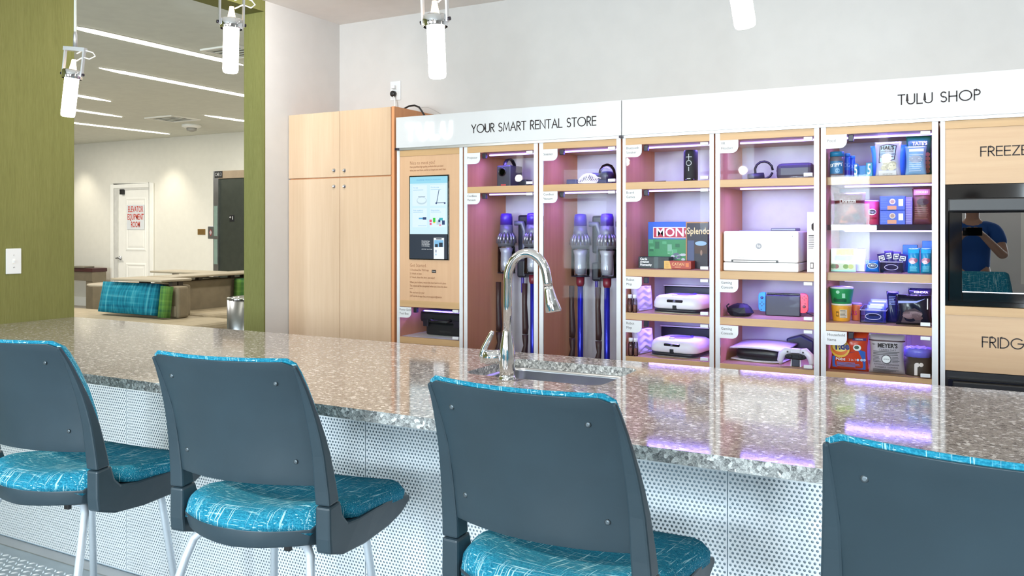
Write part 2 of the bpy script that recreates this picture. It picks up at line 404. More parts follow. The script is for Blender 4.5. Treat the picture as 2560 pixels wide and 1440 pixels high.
struct(MB().box(XR, XR+.1, WY, YB, 0, CEIL).build('wall_right', 'wall'))
mb = MB(); x = XE
for a, b, z0, z1, _ in WINS:
    mb.box(x, a, WY-.15, WY, 0, CEIL_L); mb.box(a, b, WY-.15, WY, 0, z0); mb.box(a, b, WY-.15, WY, z1, CEIL_L); x = b
mb.box(x, XR, WY-.15, WY, 0, CEIL_L)
struct(mb.build('wall_front', 'wall'))
for k, (a, b, z0, z1, _) in enumerate(WINS):
    w = struct(bpy.data.objects.new('window_%d' % (k+1), None)); COL.objects.link(w)
    f = MB(); t = .05; y0, y1 = WY-.12, WY-.04; mid = (a+b)/2; zm = z0+(z1-z0)*.68
    f.box(a, a+t, y0, y1, z0, z1).box(b-t, b, y0, y1, z0, z1).box(a+t, b-t, y0, y1, z0, z0+t).box(a+t, b-t, y0, y1, z1-t, z1)
    f.build('window_frame', 'trimw', w)
    MB().box(mid-.025, mid+.025, y0, y1, z0+t, z1-t).build('mullion', 'trimw', w)
    for xa, xb in ((a+t, mid-.025), (mid+.025, b-t)):
        MB().box(xa, xb, y0, y1, zm-.02, zm+.02).build('glazing_bar', 'trimw', w)
        MB().box(xa, xb, WY-.085, WY-.08, z0+t, z1-t).build('pane', 'winglass', w)
# lobby baseboard, cut at the door and the elevator
YD = YF
dx0, dx1 = XU(279, YF), XU(386, YF)
ex0, ex1 = XU(538, YF), XU(538, YF)+1.5
for k, (a, b) in enumerate(((XE, dx0), (dx1, ex0))):
    struct(MB().box(a, b, YF-.02, YF, 0, .16).build('baseboard_%d' % (k+1), 'trimw', bevel=.006))
# tread plate along the bar
fl = bpy.data.objects['floor']
MB().box(-4.3, 2.2, .75, 2.2, 0, .004).build('tread_plate', 'tread', fl)
mb = MB(); sp = .031; rows = int(1.42/sp)
for j in range(rows):
    for i in range(int(3.1/sp)):
        x, y = -4.28+i*sp, .77+j*sp
        if x > -1.3: continue
        a = PI/4 if (i+j) % 2 else -PI/4
        ux, uy = math.cos(a)*.0145, math.sin(a)*.0145; px, py = -math.sin(a)*.0046, math.cos(a)*.0046
        b = len(mb.v); mb.v += [(x-ux, y-uy, .004), (x+px, y+py, .004), (x+ux, y+uy, .004), (x-px, y-py, .004), (x-ux*.45, y-uy*.45, .0085), (x+ux*.45, y+uy*.45, .0085)]
        for q in ((0, 3, 4), (3, 2, 5), (3, 5, 4), (2, 1, 5), (1, 0, 4), (1, 4, 5)): mb.face([b+t for t in q])
stuff(mb.build('tread_lugs', 'lug', fl, fix=False))
struct(MB().box(-4.3, 2.2, 2.2, 2.262, 0, .007).build('trim_4', 'alu', bevel=.002))

# ---- lobby door, elevator, wall plates
d = struct(bpy.data.objects.new('door_1', None)); COL.objects.link(d)
ox0, ox1, zt = XU(287, YF), XU(375.5, YF), ZV(330, 470, YF)
cx0, cx1, zc = dx0, dx1, ZV(330, 459, YF)
MB().box(cx0, ox0, YF-.03, YF, 0, zc).box(ox1, cx1, YF-.03, YF, 0, zc).box(ox0, ox1, YF-.03, YF, zt, zc).build('door_casing', 'trimw', d, bevel=.008)
jx = XU(298, YF)
MB().box(ox0, jx, YF-.02, YF-.004, 0, zt).box(jx, ox1, YF-.02, YF-.004, zt-.035, zt).build('door_jamb', mat('jamb_paint', (205, 203, 196), .5), d)
zs = zt-.035
MB().box(jx, ox1, YF-.012, YF-.002, .01, zs).build('door_slab', 'trimw', d)
px0, px1 = XU(316, YF), XU(368, YF)
for za, zb in ((ZV(340, 628, YF), ZV(340, 493, YF)), (.22, ZV(340, 657, YF))):
    mb = MB(); r = [(px0, za), (px1, za), (px1, zb), (px0, zb)]
    mb.rings([[(x+(i*q if x < (px0+px1)/2 else -i*q), y, z+(i*q if z < (za+zb)/2 else -i*q)) for x, z in r] for i, q, y in ((0, 0, YF-.013), (1, .03, YF-.022), (1, .055, YF-.013), (1, .09, YF-.019))], False, True, smooth=False)
    mb.build('door_panel', 'trimw', d)
kx, kz = XU(303, YF), ZV(303, 645, YF)
mb = MB(); mb.lathe([(.034, 0), (.034, .012), (.014, .016), (.014, .05)], n=14, mtx=Matrix.Translation((kx, YF-.012, kz)) @ Matrix.Rotation(PI/2, 4, 'X'))
mb.tube([(kx-.06, YF-.062, kz-.005), (kx, YF-.062, kz+.005), (kx+.08, YF-.06, kz-.008)], [.012, .014, .01], 8)
mb.build('door_handle', 'steel', d)
MB().cbox((XU(310.5, YF), YF-.04, ZV(310, 480, YF)), (.07, .06, .09)).build('door_closer', 'black', d, bevel=.006)
sg = thing('door_sign', 'white sheet with red capitals reading elevator equipment room on the lobby door', 'sign', (XU(342, YF), YF-.0225, ZV(342, 543, YF)))
sw, sh = XU(363.8, YF)-XU(320.5, YF), ZV(342, 512, YF)-ZV(342, 573.5, YF)
MB().box(-sw/2, sw/2, -.003, 0, -sh/2, sh/2).build('sign_sheet', 'sign', sg)
pr = Print(lambda x, z: -.003)
red = P_('sign_red', (196, 52, 24))
for k, (t, wk) in enumerate((('ELEVATOR', .86), ('EQUIPMENT', .92), ('ROOM', .5))):
    vs, _ = text_mesh(t, sh*.34); wdt = max(v[0] for v in vs)-min(v[0] for v in vs)
    pr.text(t, 0, sh*(.31-.31*k), sh*.34, red, sw*wk/wdt, thin=.002)
pr.build(sg, 'lettering')
ev = struct(bpy.data.objects.new('door_2', None)); COL.objects.link(ev)
a0, a1 = XU(538, YF), XU(550.6, YF); b0 = a1+1.07; b1 = b0+(a1-a0); zo, zh = ZV(575, 446, YF), ZV(575, 427, YF)
MB().box(a0, a1, YF-.04, YF, 0, zh).build('elevator_jamb', 'steel', ev); MB().box(b0, b1, YF-.04, YF, 0, zh).build('elevator_jamb', 'steel', ev)
MB().box(a1, b0, YF-.04, YF, zo, zh).build('elevator_header', mat('header_bronze', (196, 176, 150), .35, .6), ev)
MB().box(a1, (a1+b0)/2-.002, YF-.012, YF-.004, .02, zo).build('elevator_door', mat('dark_steel', (92, 98, 90), .35, .8), ev)
MB().box((a1+b0)/2+.002, b0, YF-.012, YF-.004, .02, zo).build('elevator_door', mat('dark_steel', (92, 98, 90)), ev)
for za, zb in ((515, 590), (598, 660)):
    MB().box(a0+.02, a1-.02, YF-.046, YF-.04, ZV(544, zb, YF), ZV(544, za, YF)).build('jamb_plate', mat('pale_green_plate', (160, 186, 176), .3, .5), ev)
def plate(name, label, cat, u0, u1, v0, v1, Y, m, txt=None, tm=None, proud=.008, deco=None):
    um, vm = (u0+u1)/2, (v0+v1)/2; w = XU(u1, Y)-XU(u0, Y); h = ZV(um, v0, Y)-ZV(um, v1, Y)
    t = thing(name, label, cat, (XU(um, Y), Y, ZV(um, vm, Y)))
    MB().box(-w/2, w/2, -proud, 0, -h/2, h/2).build('plate', m, t, bevel=.003)
    pr = Print(lambda x, z: -proud)
    if txt:
        vs, _ = text_mesh(txt, h*.7); wd = max(v[0] for v in vs)-min(v[0] for v in vs); pr.text(txt, 0, 0, h*.7, tm, w*.82/wd)
    if deco: deco(pr, w, h)
    pr.build(t, 'lettering'); return t
whi = P_('white', (240, 240, 238))
plate('car_sign', 'small black sign reading car 3 at the corner of the elevator frame', 'sign', 537, 556, 428, 445, YF-.04, 'black', 'CAR 3', whi)
plate('floor_sign', 'small black sign with a white star and 1 on the elevator door', 'sign', 574.5, 585, 537, 554, YF-.012, 'black', '*1', whi)
plate('brass_plaque', 'small brass plaque on the cream wall beside the elevator', 'plaque', 494.7, 513.6, 572.7, 587, YF, mat('brass', (150, 118, 66), .4, .6), deco=lambda p, w, h: p.lines(-w*.35, w*.35, -h*.2, h*.25, 3, P_('brass_dark', (110, 84, 46)), h*.05))
def callart(p, w, h):
    r = P_('dull_red', (150, 62, 62))
    p.poly([(0, h*.30), (w*.30, 0), (0, -h*.30), (-w*.30, 0)], r); p.poly([(0, h*.2), (w*.20, 0), (0, -h*.2), (-w*.20, 0)], P_('plate_grey', (176, 172, 172)))
plate('call_station', 'silver elevator call plate with a red diamond pattern beside the elevator', 'panel', 520.5, 534.8, 565.5, 597, YF, 'steel', deco=callart)

# ---- lobby ceiling: light slots, vents, detector
def slot(p, q, k):
    a, b = PZ(*p, CEIL_L), PZ(*q, CEIL_L); d = (b-a); L = d.length; d.normalize(); n = Vector((-d.y, d.x, 0))
    t = thing('ceiling_light', k, 'light', tuple(a))
    mb = MB(); w = .045
    pts = [Vector((0, 0, 0)), d*.25+n*w, d*(L-.25)+n*w, d*L, d*(L-.25)-n*w, d*.25-n*w]
    mb.prismz([(p.x, p.y) for p in pts], -.012, -.0005); mb.build('diffuser', 'strip', t)
    mb = MB(); w = .06; pts = [-d*.05, d*.24+n*w, d*(L-.24)+n*w, d*(L+.05), d*(L-.24)-n*w, d*.24-n*w]
    mb.prismz([(p.x, p.y) for p in pts], -.005, -.0001); mb.build('frame', 'trimw', t)
slot((150, 58), (608, 161), 'longest tapered light slot in the lobby ceiling, nearest the beam')
slot((248, 168), (660, 247), 'second long tapered light slot in the lobby ceiling, behind the hanging lamp cage')
slot((60, 214), (277, 252), 'short light slot ending above the lobby door, beside the hanging lamp glass')
slot((60, 255), (305, 291), 'lobby light slot second from the far wall, emerging behind the green wall')
slot((90, 295), (424, 334), 'lobby light slot closest to the far wall over the white door')
slot((512, 287), (700, 314), 'lobby light slot over the elevator, partly behind the green pier')
def vent(u, v, w, dpt, label):
    p = PZ(u, v, CEIL_L); t = thing('ceiling_vent', label, 'vent', tuple(p))
    mb = MB(); b = .03
    mb.box(-w/2, w/2, -dpt/2, -dpt/2+b, -.015, 0).box(-w/2, w/2, dpt/2-b, dpt/2, -.015, 0).box(-w/2, -w/2+b, -dpt/2+b, dpt/2-b, -.015, 0).box(w/2-b, w/2, -dpt/2+b, dpt/2-b, -.015, 0)
    mb.build('frame', 'trimw', t)
    MB().box(-w/2+b, w/2-b, -dpt/2+b, dpt/2-b, -.004, -.001).build('backing', mat('vent_dark', (150, 148, 140), .7), t)
    for k in range(5):
        y = -dpt/2+b+(dpt-2*b)*(k+.5)/5
        MB().box(-w/2+b, w/2-b, y-.012, y+.012, -.012, -.008).build('slat', 'ceil_lobby', t)
vent(432, 296, .55, .5, 'square white air vent in the lobby ceiling near the detector')
vent(590, 128, .42, .42, 'white air vent in the lobby ceiling behind a hanging lamp')
p = PZ(479, 312, CEIL_L); t = thing('smoke_detector', 'round white smoke detector on the lobby ceiling near the far wall', 'detector', tuple(p))
MB().lathe([(.14, 0), (.14, -.03), (.1, -.05)], n=20).build('base', 'trimw', t); MB().lathe([(.075, -.05), (.07, -.085), (.03, -.1)], n=16).build('sensor_dome', mat('detector_grey', (150, 148, 140), .5), t)

# ---- lobby furniture
t = thing('booth_bench', 'taupe upholstered booth bench with plaid cushion and raised ledge', 'bench', (-8.2, 6.0, 0))
MB().box(-2.6, 1.45, -.5, .47, 0, .45).build('seat', 'taupe_lt', t, bevel=.05, seg=3)
MB().box(-.4, .648, .30, .47, .4502, .79).build('backrest', 'taupe', t, bevel=.02)
MB().box(.65, .83, .15, .295, .4502, .79).build('end_block', 'taupe', t, bevel=.03, seg=3)
MB().box(.69, .79, .142, .15, .47, .58).build('access_panel', 'ledge', t, bevel=.004)
MB().box(-.12, .70, .04, .44, .835, .862).build('ledge', 'ledge', t, bevel=.008)
for x, y in ((-.05, .40), (.1, .33), (.45, .40), (.62, .33), (.66, .22)): MB().box(x-.03, x+.03, y-.03, y+.03, .79, .835).build('ledge_post', mat('post_brown', (72, 62, 50), .5), t)
q = tag(MB().shell(lambda a, b: (-.46+.92*a, -.035-.04*math.sin(PI*a)*math.sin(PI*b), .335*b), lambda a, b: (-.46+.92*a, .05, .335*b), 10, 6).build('plaid_cushion', 'plaid', None, (-8.045, 6.05, .482), (-.2, 0, 0)), 'wide teal plaid cushion leaning on the booth back under the ledge', 'cushion')
tag(MB().shell(lambda a, b: (-.045+.09*a, -.05, .33*b), lambda a, b: (-.045+.09*a, .04, .33*b), 4, 4).build('plaid_cushion', 'plaid_green', None, (-7.465, 6.05, .466), (-.12, 0, 0)), 'narrow green plaid cushion between the teal cushion and the grey end block', 'cushion')
t = thing('booth_bench', 'taupe booth bench running away behind the plaid cushion bench', 'bench', (-8.15, 7.3, 0))
MB().box(.0805, .7, -.75, .9, 0, .45).build('seat', 'taupe_lt', t, bevel=.05, seg=3)
MB().box(-.12, .08, -.75, .9, 0, .79).build('backrest', 'taupe', t, bevel=.02)
MB().box(-.2, .2, -.78, 1.0, .835, .86).build('ledge', 'ledge', t, bevel=.008)
for y in (-.6, -.2, .3, .5, .7): MB().box(-.03, .03, y-.03, y+.03, .79, .835).build('ledge_post', mat('post_brown', (72, 62, 50)), t)
tag(MB().shell(lambda a, b: (.04+.02*math.sin(PI*a), -.3+.6*a, .33*b), lambda a, b: (-.03, -.3+.6*a, .33*b), 5, 5).build('plaid_cushion', 'plaid_green', None, (-8.0, 7.82, .458), (0, .06, 0)), 'green plaid cushion on the far bench beside the green pier', 'cushion')
t = thing('booth_bench', 'low taupe booth divider with ledge furthest back below the door', 'bench', (-8.75, 7.55, 0))
MB().box(-.5, .38, -.1, .1, 0, .79).build('backrest', 'taupe', t, bevel=.02)
MB().box(-.6, .385, -.2, .2, .835, .86).build('ledge', 'ledge', t, bevel=.008)
for x in (-.35, -.15, .2): MB().box(x-.03, x+.03, -.03, .03, .79, .835).build('ledge_post', mat('post_brown', (72, 62, 50)), t)
t = thing('side_table', 'small round taupe table behind the plaid cushion', 'table', (-9.35, 6.85, 0))
MB().lathe([(.30, .7), (.32, .712), (.31, .727)], n=28).build('table_top', 'ledge', t); MB().lathe([(.03, .02), (.03, .7)], n=12).build('pole', 'steel', t); MB().lathe([(.2, 0), (.2, .012), (.03, .025)], n=20).build('base', 'steel', t)
t = thing('console_table', 'steel framed console table with dark red top against the lobby wall', 'table', (XU(240, 9.4)-.9, 9.42, 0))
MB().box(-.95, .9, -.1, .2, .655, .72).build('table_top', mat('dark_red_top', (64, 26, 26), .35), t, bevel=.01)
MB().box(-.95, .88, -.08, .19, .5, .652).build('apron', mat('table_frame', (128, 118, 98), .4, .4), t)
MB().box(.70, .88, -.07, .18, 0, .5).build('leg', mat('table_frame', (128, 118, 98)), t); MB().box(-.95, -.78, -.07, .18, 0, .5).build('leg', mat('table_frame', (128, 118, 98)), t)
tag(MB().box(-.2, .2, -.1, .1, 0, .03).build('tray', mat('grey_tray', (120, 114, 100), .5), None, (XU(205, 9.4), 9.4, .721), bevel=.006), 'thin grey tray lying on the dark red console table', 'tray')
t = thing('trash_can', 'round brushed steel trash can standing beside the green pier', 'bin', (PZ(613, 743, .75).x, PZ(613, 743, .75).y, 0))
MB().lathe([(.165, .0), (.165, .74)], n=36, caps=False).build('body', 'steel', t, solid=.003)
MB().lathe([(.168, .735), (.17, .75), (.15, .757), (.10, .748), (.09, .72), (.085, .62)], n=36, caps=False).build('rim', 'chrome', t)
MB().lathe([(.16, .0), (.16, .015)], n=36).build('base', 'black', t); MB().lathe([(.086, .6), (.086, .61)], n=24).build('liner', 'black', t)

# light switch on the green wall
p0 = PX(33, 653, XG); t = thing('light_switch', 'white light switch plate on the olive green wall', 'switch', tuple(p0))
MB().box(0, .006, -.04, .04, -.066, .066).build('plate', 'sign', t, bevel=.003)
MB().box(.006, .0075, -.006, .006, -.012, .012).build('toggle_slot', 'trimw', t); MB().box(.0065, .016, -.004, .004, -.009, .004).build('toggle', 'sign', t, bevel=.0015)
for z in (-.032, .032): MB().lathe([(.003, 0), (.003, .0012)], n=8, mtx=Matrix.Translation((.006, 0, z)) @ Matrix.Rotation(PI/2, 4, 'Y')).build('screw', 'alu', t)

# ================================================================== BAR COUNTER
CZ, CY0, CY1, CX0, CX1, CT = .914, 1.803, 2.94, XG+.002, 1.7, .031
SKX0, SKX1, SKY0, SKY1 = PZ(1150, 934, CZ).x, PZ(1583, 930, CZ).x, 2.42, 2.79
bp = PZ(1268, 950, CZ)
def rrect(x0, x1, y0, y1, r, n=5):
    out = []
    for cx, cy, a in ((x1-r, y0+r, -90), (x1-r, y1-r, 0), (x0+r, y1-r, 90), (x0+r, y0+r, 180)):
        out += [(cx+r*math.cos(math.radians(a+90*k/n)), cy+r*math.sin(math.radians(a+90*k/n))) for k in range(n+1)]
    return out
def slab_with_hole(name, outer, hole, z0, z1, mats, parent=None):
    bm = bmesh.new(); rings = []
    for z in (z0, z1):
        es = []
        for loop in (outer, hole):
            vs = [bm.verts.new((x, y, z)) for x, y in loop]
            es += [bm.edges.new((vs[k], vs[(k+1) % len(vs)])) for k in range(len(vs))]; rings.append(vs)
        bmesh.ops.triangle_fill(bm, use_beauty=True, edges=es)
    for a, b in ((rings[0], rings[2]), (rings[1], rings[3])):
        for k in range(len(a)):
            f = bm.faces.new((a[k], a[(k+1) % len(a)], b[(k+1) % len(a)], b[k])); f.material_index = 1
    bmesh.ops.recalc_face_normals(bm, faces=bm.faces)
    me = bpy.data.meshes.new(name); bm.to_mesh(me); bm.free()
    for m in mats: me.materials.append(M[m])
    o = bpy.data.objects.new(name, me); COL.objects.link(o)
    if parent: o.parent = parent
    return o
ct = slab_with_hole('countertop', [(CX0, CY0), (CX1, CY0), (CX1, CY1), (CX0, CY1)], rrect(SKX0, SKX1, SKY0, SKY1, .05), CZ-CT, CZ, ['granite', 'granite_edge'])
tag(ct, 'long speckled brown granite countertop of the bar with a rough grey edge', 'countertop')
sk = thing('sink', 'undermount stainless steel sink set into the granite bar top', 'sink', ((SKX0+SKX1)/2, (SKY0+SKY1)/2, CZ-CT))
hx, hy = (SKX1-SKX0)/2, (SKY1-SKY0)/2
rg = []
for k, z in ((.018, 0), (-.004, 0), (-.004, -.012), (-.006, -.14), (-.03, -.175), (-.09, -.182)):
    rg.append([(x, y, z-.0006) for x, y in rrect(-hx-k, hx+k, -hy-k, hy+k, .05 if k > -.02 else .045)])
MB().rings(rg, False, True).build('basin', 'steel', sk)
MB().lathe([(.042, -.18), (.04, -.177), (.02, -.1785)], n=20).build('drain', 'chrome', sk)
# faucet
FX, FY = bp.x, bp.y
fc = thing('faucet', 'tall chrome gooseneck kitchen faucet with pull-down head beside the sink', 'faucet', (FX, FY, CZ))
K = (bp-Vector((0, 0, EYE))).dot(Vector((-sn, cs, 0)))/FPX       # metres per pixel at the faucet
MB().lathe([(22*K, 0), (22*K, 4*K), (20*K, 9*K), (19*K, 12*K)], n=28).build('base_ring', 'chrome', fc)
MB().lathe([(18.5*K, 10*K), (20*K, 30*K), (20.5*K, 55*K), (18*K, 85*K), (13*K, 112*K), (11.2*K, 122*K), (11.2*K, 124*K)], n=28).build('body', 'chrome', fc)
# neck: rises then arcs over to the sprayer, turned towards +X
dirx = Vector((.995, .1, 0)).normalized(); nk = []
def np_(dx, dz): return dirx*(dx*K/.90)+Vector((0, 0, dz*K))
nk = [np_(1, 122), np_(1, 190), np_(2, 240)]
for k in range(13):
    a = PI-(PI*.93)*k/12
    nk.append(np_(48.5+47*math.cos(a), 252+66*math.sin(a)))
nk += [np_(97, 246), np_(98, 238)]
MB().tube(nk, [11*K]*3+[11.5*K]*13+[11.5*K]*2, 18).build('gooseneck', 'chrome', fc)
MB().tube([np_(98, 240), np_(99.5, 233)], 10.5*K, 16).build('joint_ring', 'black', fc)
MB().tube([np_(98.7, 237), np_(100, 228), np_(105, 203), np_(110.5, 179), np_(111, 175)], [11.5*K, 12*K, 15.5*K, 20*K, 18.5*K], 22).build('spray_head', 'chrome', fc)
hd = MB(); h0 = np_(-14, 57); h1 = np_(-52, 54)
hd.tube([h0, h1, np_(-55, 54)], [17*K, 19*K, 14*K], 18); hd.build('handle_hub', 'chrome', fc)
MB().tube([np_(-57, 40), np_(-61, 58), np_(-56, 78), np_(-46, 98), np_(-39, 113), np_(-36, 121)], [9*K, 10*K, 8*K, 7*K, 6.5*K, 4*K], 12).build('lever', 'chrome', fc)
# base of the bar and its perforated front
cb = thing('bar_cabinet', 'bar cabinet under the granite top clad in perforated steel sheets', 'counter', (0, 0, 0))
PYF = 2.262
MB().box(CX0, CX1-.05, PYF+.0055, 2.90, 0, .66).build('body', 'perf_back', cb)
MB().box(CX0, CX1-.05, PYF+.0055, SKY0-.06, .66, CZ-CT).box(CX0, SKX0-.06, SKY0-.06, 2.90, .66, CZ-CT).box(SKX1+.06, CX1-.05, SKY0-.06, 2.90, .66, CZ-CT).build('upper_body', 'perf_back', cb)
def perf_sheet(x0, x1):
    """steel sheet with staggered round holes (8-sided), each hole inside its own rectangular cell"""
    px, pz, r = .0126, .0109, .0038; NS = 8
    z0, z1 = .012, CZ-CT-.002; nx = int((x1-x0)/px); nz = int((z1-z0)/pz); px = (x1-x0)/nx; pz = (z1-z0)/nz
    mb = MB(); V, F = mb.v, mb.f
    ci = [(math.cos(2*PI*(k+.5)/NS)*r, math.sin(2*PI*(k+.5)/NS)*r) for k in range(NS)]
    # ring of 8 outer points of a cell: corners and side middles rotated to match the hole's points
    for j in range(nz):
        za, zb = z0+j*pz, z0+(j+1)*pz; zc = (za+zb)/2
        stag = (j % 2)*px/2
        for i in range(nx+(0 if j % 2 == 0 else 1)):
            xa, xb = x0+i*px-stag, x0+(i+1)*px-stag
            if xa < x0-1e-6 or xb > x1+1e-6:
                xa, xb = max(xa, x0), min(xb, x1); b = len(V); V += [(xa, 0, za), (xb, 0, za), (xb, 0, zb), (xa, 0, zb)]; F.append((b, b+1, b+2, b+3)); continue
            xc = (xa+xb)/2; tx = px/2*.42
            out = [(xb, zc+pz*.2), (xc+tx, zb), (xc-tx, zb), (xa, zc+pz*.2), (xa, zc-pz*.2), (xc-tx, za), (xc+tx, za), (xb, zc-pz*.2)]
            b = len(V)
            V += [(x, 0, z) for x, z in out]+[(xc+cx, 0, zc+cz) for cx, cz in ci]+[(xc+cx, .0025, zc+cz) for cx, cz in ci]
            for k in range(NS):
                k2 = (k+1) % NS
                F.append((b+k, b+k2, b+8+k2, b+8+k)); F.append((b+8+k, b+8+k2, b+16+k2, b+16+k))
            V += [(xb, 0, zb), (xa, 0, zb), (xa, 0, za), (xb, 0, za)]
            for c, (p, q) in ((24, (0, 1)), (25, (2, 3)), (26, (4, 5)), (27, (6, 7))): F.append((b+c, b+q, b+p))
    mb.m = [0]*len(F); mb.sm = [False]*len(F)
    return mb.build('perforated_sheet', 'perf', cb, (0, PYF, 0), fix=False)
SE = [-4.35, -3.016, -1.796, -.576, .644]
for a, b in zip(SE[:-1], SE[1:]): perf_sheet(a+.0015, b-.0015)
MB().box(.647, CX1-.05, PYF-.001, PYF+.005, .01, CZ-CT-.002).build('plain_sheet', 'perf', cb)

# ================================================================== BAR STOOLS
def lerp_tab(tab, z):
    tab = sorted(tab)
    if z <= tab[0][0]: return tab[0][1]
    for (a, va), (b, vb) in zip(tab, tab[1:]):
        if z <= b: return va+(vb-va)*(z-a)/(b-a)
    return tab[-1][1]
YS = [(1.076, 0), (1.04, .021), (1.0, .040), (.935, .066), (.85, .089), (.75, .103), (.69, .108), (.55, .108)]
HW = [(1.08, .2165), (1.0, .227), (.935, .234), (.85, .242), (.7, .25), (.55, .252)]
ys = lambda z: lerp_tab(YS, z)
hw = lambda z: lerp_tab(HW, z)
def make_stool():
    t = thing('bar_stool', 'teal', 'stool')
    BULGE = .044
    def zt(s, zb, top): return zb+(top-.02*max(0, (abs(s)-.84)/.16)**2-zb)
    hp = lambda z: hw(z)-lerp_tab([(.75, .040), (.95, .02), (1.076, .004)], z)
    def pan(a, b, dy=0, grow=0, top=1.076, zb=.752):
        s = 2*a-1; z = zb+(top-.012*max(0, (abs(s)-.90)/.10)**2-zb)*b
        return (s*(hp(z)+grow), ys(z)-BULGE*(1-s*s)+.003+dy, z)
    o = MB().shell(lambda a, b: pan(a, b, .007), lambda a, b: pan(a, b), 16, 12).build('back_panel', 'charcoal', t, bevel=.002)
    for s_, z in ((.74, 1.02), (-.74, 1.02), (.80, .815), (-.80, .815)):
        x = s_*hp(z); y = ys(z)-BULGE*(1-s_*s_)+.003
        MB().lathe([(.0065, 0), (.006, .002), (.003, .0032)], n=10, mtx=Matrix.Translation((x, y, z)) @ Matrix.Rotation(PI/2, 4, 'X')).build('screw', mat('screw_dark', (96, 106, 112), .35, .7), t)
    def cu(a, b, front):
        s = 2*a-1; e = min(1, min(1-abs(s), b*.8, (1-b)*1.0)/.10); rnd = (1-(1-e)**2)**.5 if e < 1 else 1
        x, y, z = pan(a, b, .008, .006, 1.084, .758); x = s*(hw(z)-.003); q_ = min(1, abs(x)/hp(z)); y = ys(z)-BULGE*(1-q_*q_)+.011
        return (x, y+(.005+.033*rnd if front else 0), z)
    MB().shell(lambda a, b: cu(a, b, 1), lambda a, b: cu(a, b, 0), 22, 16).build('back_cushion', 'fabric', t)
    up = [((ys(z)-.001, z), (ys(z)+d, z+.003)) for z, d in ((1.066, .010), (1.035, .012), (1.0, .014), (.96, .017), (.92, .021), (.88, .026), (.83, .032), (.78, .038), (.74, .042), (.703, .046))]
    lo = [((.106, .70), (.158, .705)), ((.106, .62), (.17, .664)), ((.11, .584), (.195, .638)), ((.17, .563), (.25, .632)), ((.28, .552), (.33, .630)), ((.42, .552), (.44, .625)), ((.50, .562), (.50, .618)), ((.562, .586), (.560, .600))]
    thk = [(.55, .045), (.75, .042), (.93, .03), (1.07, .010)]
    for sg in (-1, 1):
        for nm, prs in (('upright', up), ('seat_arm', lo)):
            rings = []
            for (ya, za), (yb, zb) in prs:
                w = hw(za); k = lerp_tab(thk, za); w2 = hw(zb)
                if nm == 'seat_arm' and ya > .2: w -= (ya-.2)*.04; w2 = w
                r = [(sg*w, ya, za), (sg*w2, yb, zb), (sg*(w2-k), yb, zb), (sg*(w-k), ya, za)]
                rings.append(r if sg > 0 else r[::-1])
            MB().rings(rings, smooth=False).build(nm, 'charcoal', t, bevel=.006, seg=2)
    # seat
    def yr(s): return .104-.062*(1-s*s)
    def yf(s): return .568+.03*(1-s*s)
    ZC = [(0, .668), (.06, .684), (.16, .688), (.4, .668), (.7, .655), (.86, .648), (.95, .632), (1, .604)]
    def hwc(b): return lerp_tab([(0, .195), (.06, .207), (.14, .212), (.3, .243), (.85, .243), (.94, .232), (1, .205)], b)
    def seat(a, b, top):
        s = 2*a-1; x = s*hwc(b); y = yr(s)+(yf(s)-yr(s))*b; z = lerp_tab(ZC, b)
        e = max(0, (abs(s)-.82)/.18)
        if top: z += -.012*(1-s*s)*math.sin(PI*min(1, b*1.3))-.026*e*e+.012*abs(s)**2
        else: z = z-.028-.014*e
        if top and b == 0: z -= .012
        if top and (abs(s) > .999): z = min(z, lerp_tab(ZC, b)-.014)
        return (x, y, z)
    MB().shell(lambda a, b: seat(a, b, 1), lambda a, b: seat(a, b, 0), 22, 22).build('seat_cushion', 'fabric', t)
    def panb(a, b, top):
        s = 2*a-1; k = 1 if top else .93
        y = yr(s)+(yf(s)-yr(s))*b
        if not top: y = y+.004*(1-b)-.02*b
        x = s*(hwc(b)+.004 if b < .2 else min(hwc(b), .214))*k
        z = lerp_tab(ZC, b)-.027 if top else lerp_tab([(0, .594), (.2, .572), (.6, .556), (.9, .574), (1, .59)], b)+.006*abs(s)
        return (x, y, min(z, .66))
    MB().shell(lambda a, b: panb(a, b, 1), lambda a, b: panb(a, b, 0), 16, 14).build('seat_pan', 'charcoal', t, bevel=.003)
    for sx in (-1, 1):
        MB().tube([(sx*.13, .16, .587), (sx*.165, .135, .585), (sx*.183, .122, .566), (sx*.195, .105, .52), (sx*.29, -.052, .011)], .0115, 12).build('leg', 'legs', t)
        MB().tube([(sx*.105, .385, .577), (sx*.137, .415, .575), (sx*.149, .43, .558), (sx*.156, .437, .52), (sx*.204, .495, .011)], .0115, 12).build('leg', 'legs', t)
        for x, y in ((sx*.29, -.052), (sx*.204, .495)): MB().lathe([(.014, 0), (.014, .012), (.012, .016)], c=(x, y), n=12).build('foot_glide', 'black', t)
    MB().tube([(-.172, .142, .587), (.172, .142, .587)], .010, 10).build('under_seat_bar', 'legs', t)
    MB().box(.11, .128, .112, .125, .574, .590).build('frame_clip', 'black', t, bevel=.002)
    return t
st0 = make_stool()
SPOTS = [(-2.43, 1.417, 6.0, 'teal fabric bar stool at the far end of the bar, nearest the green wall'),
         (-1.632, 1.482, 8.0, 'teal fabric bar stool second from the green wall'),
         (-.803, 1.478, -2.0, 'teal fabric bar stool in front of the sink faucet'),
         (.014, 1.332, -6.0, 'teal fabric bar stool closest to the freezer end of the bar')]
for k, (x, y, a, lab) in enumerate(SPOTS):
    o = st0 if k == 0 else copy_tree(st0)
    o.location = (x, y, .0065); o.rotation_euler = (0, 0, math.radians(a)); o['label'] = lab; o['group'] = 'teal bar stools along the counter'

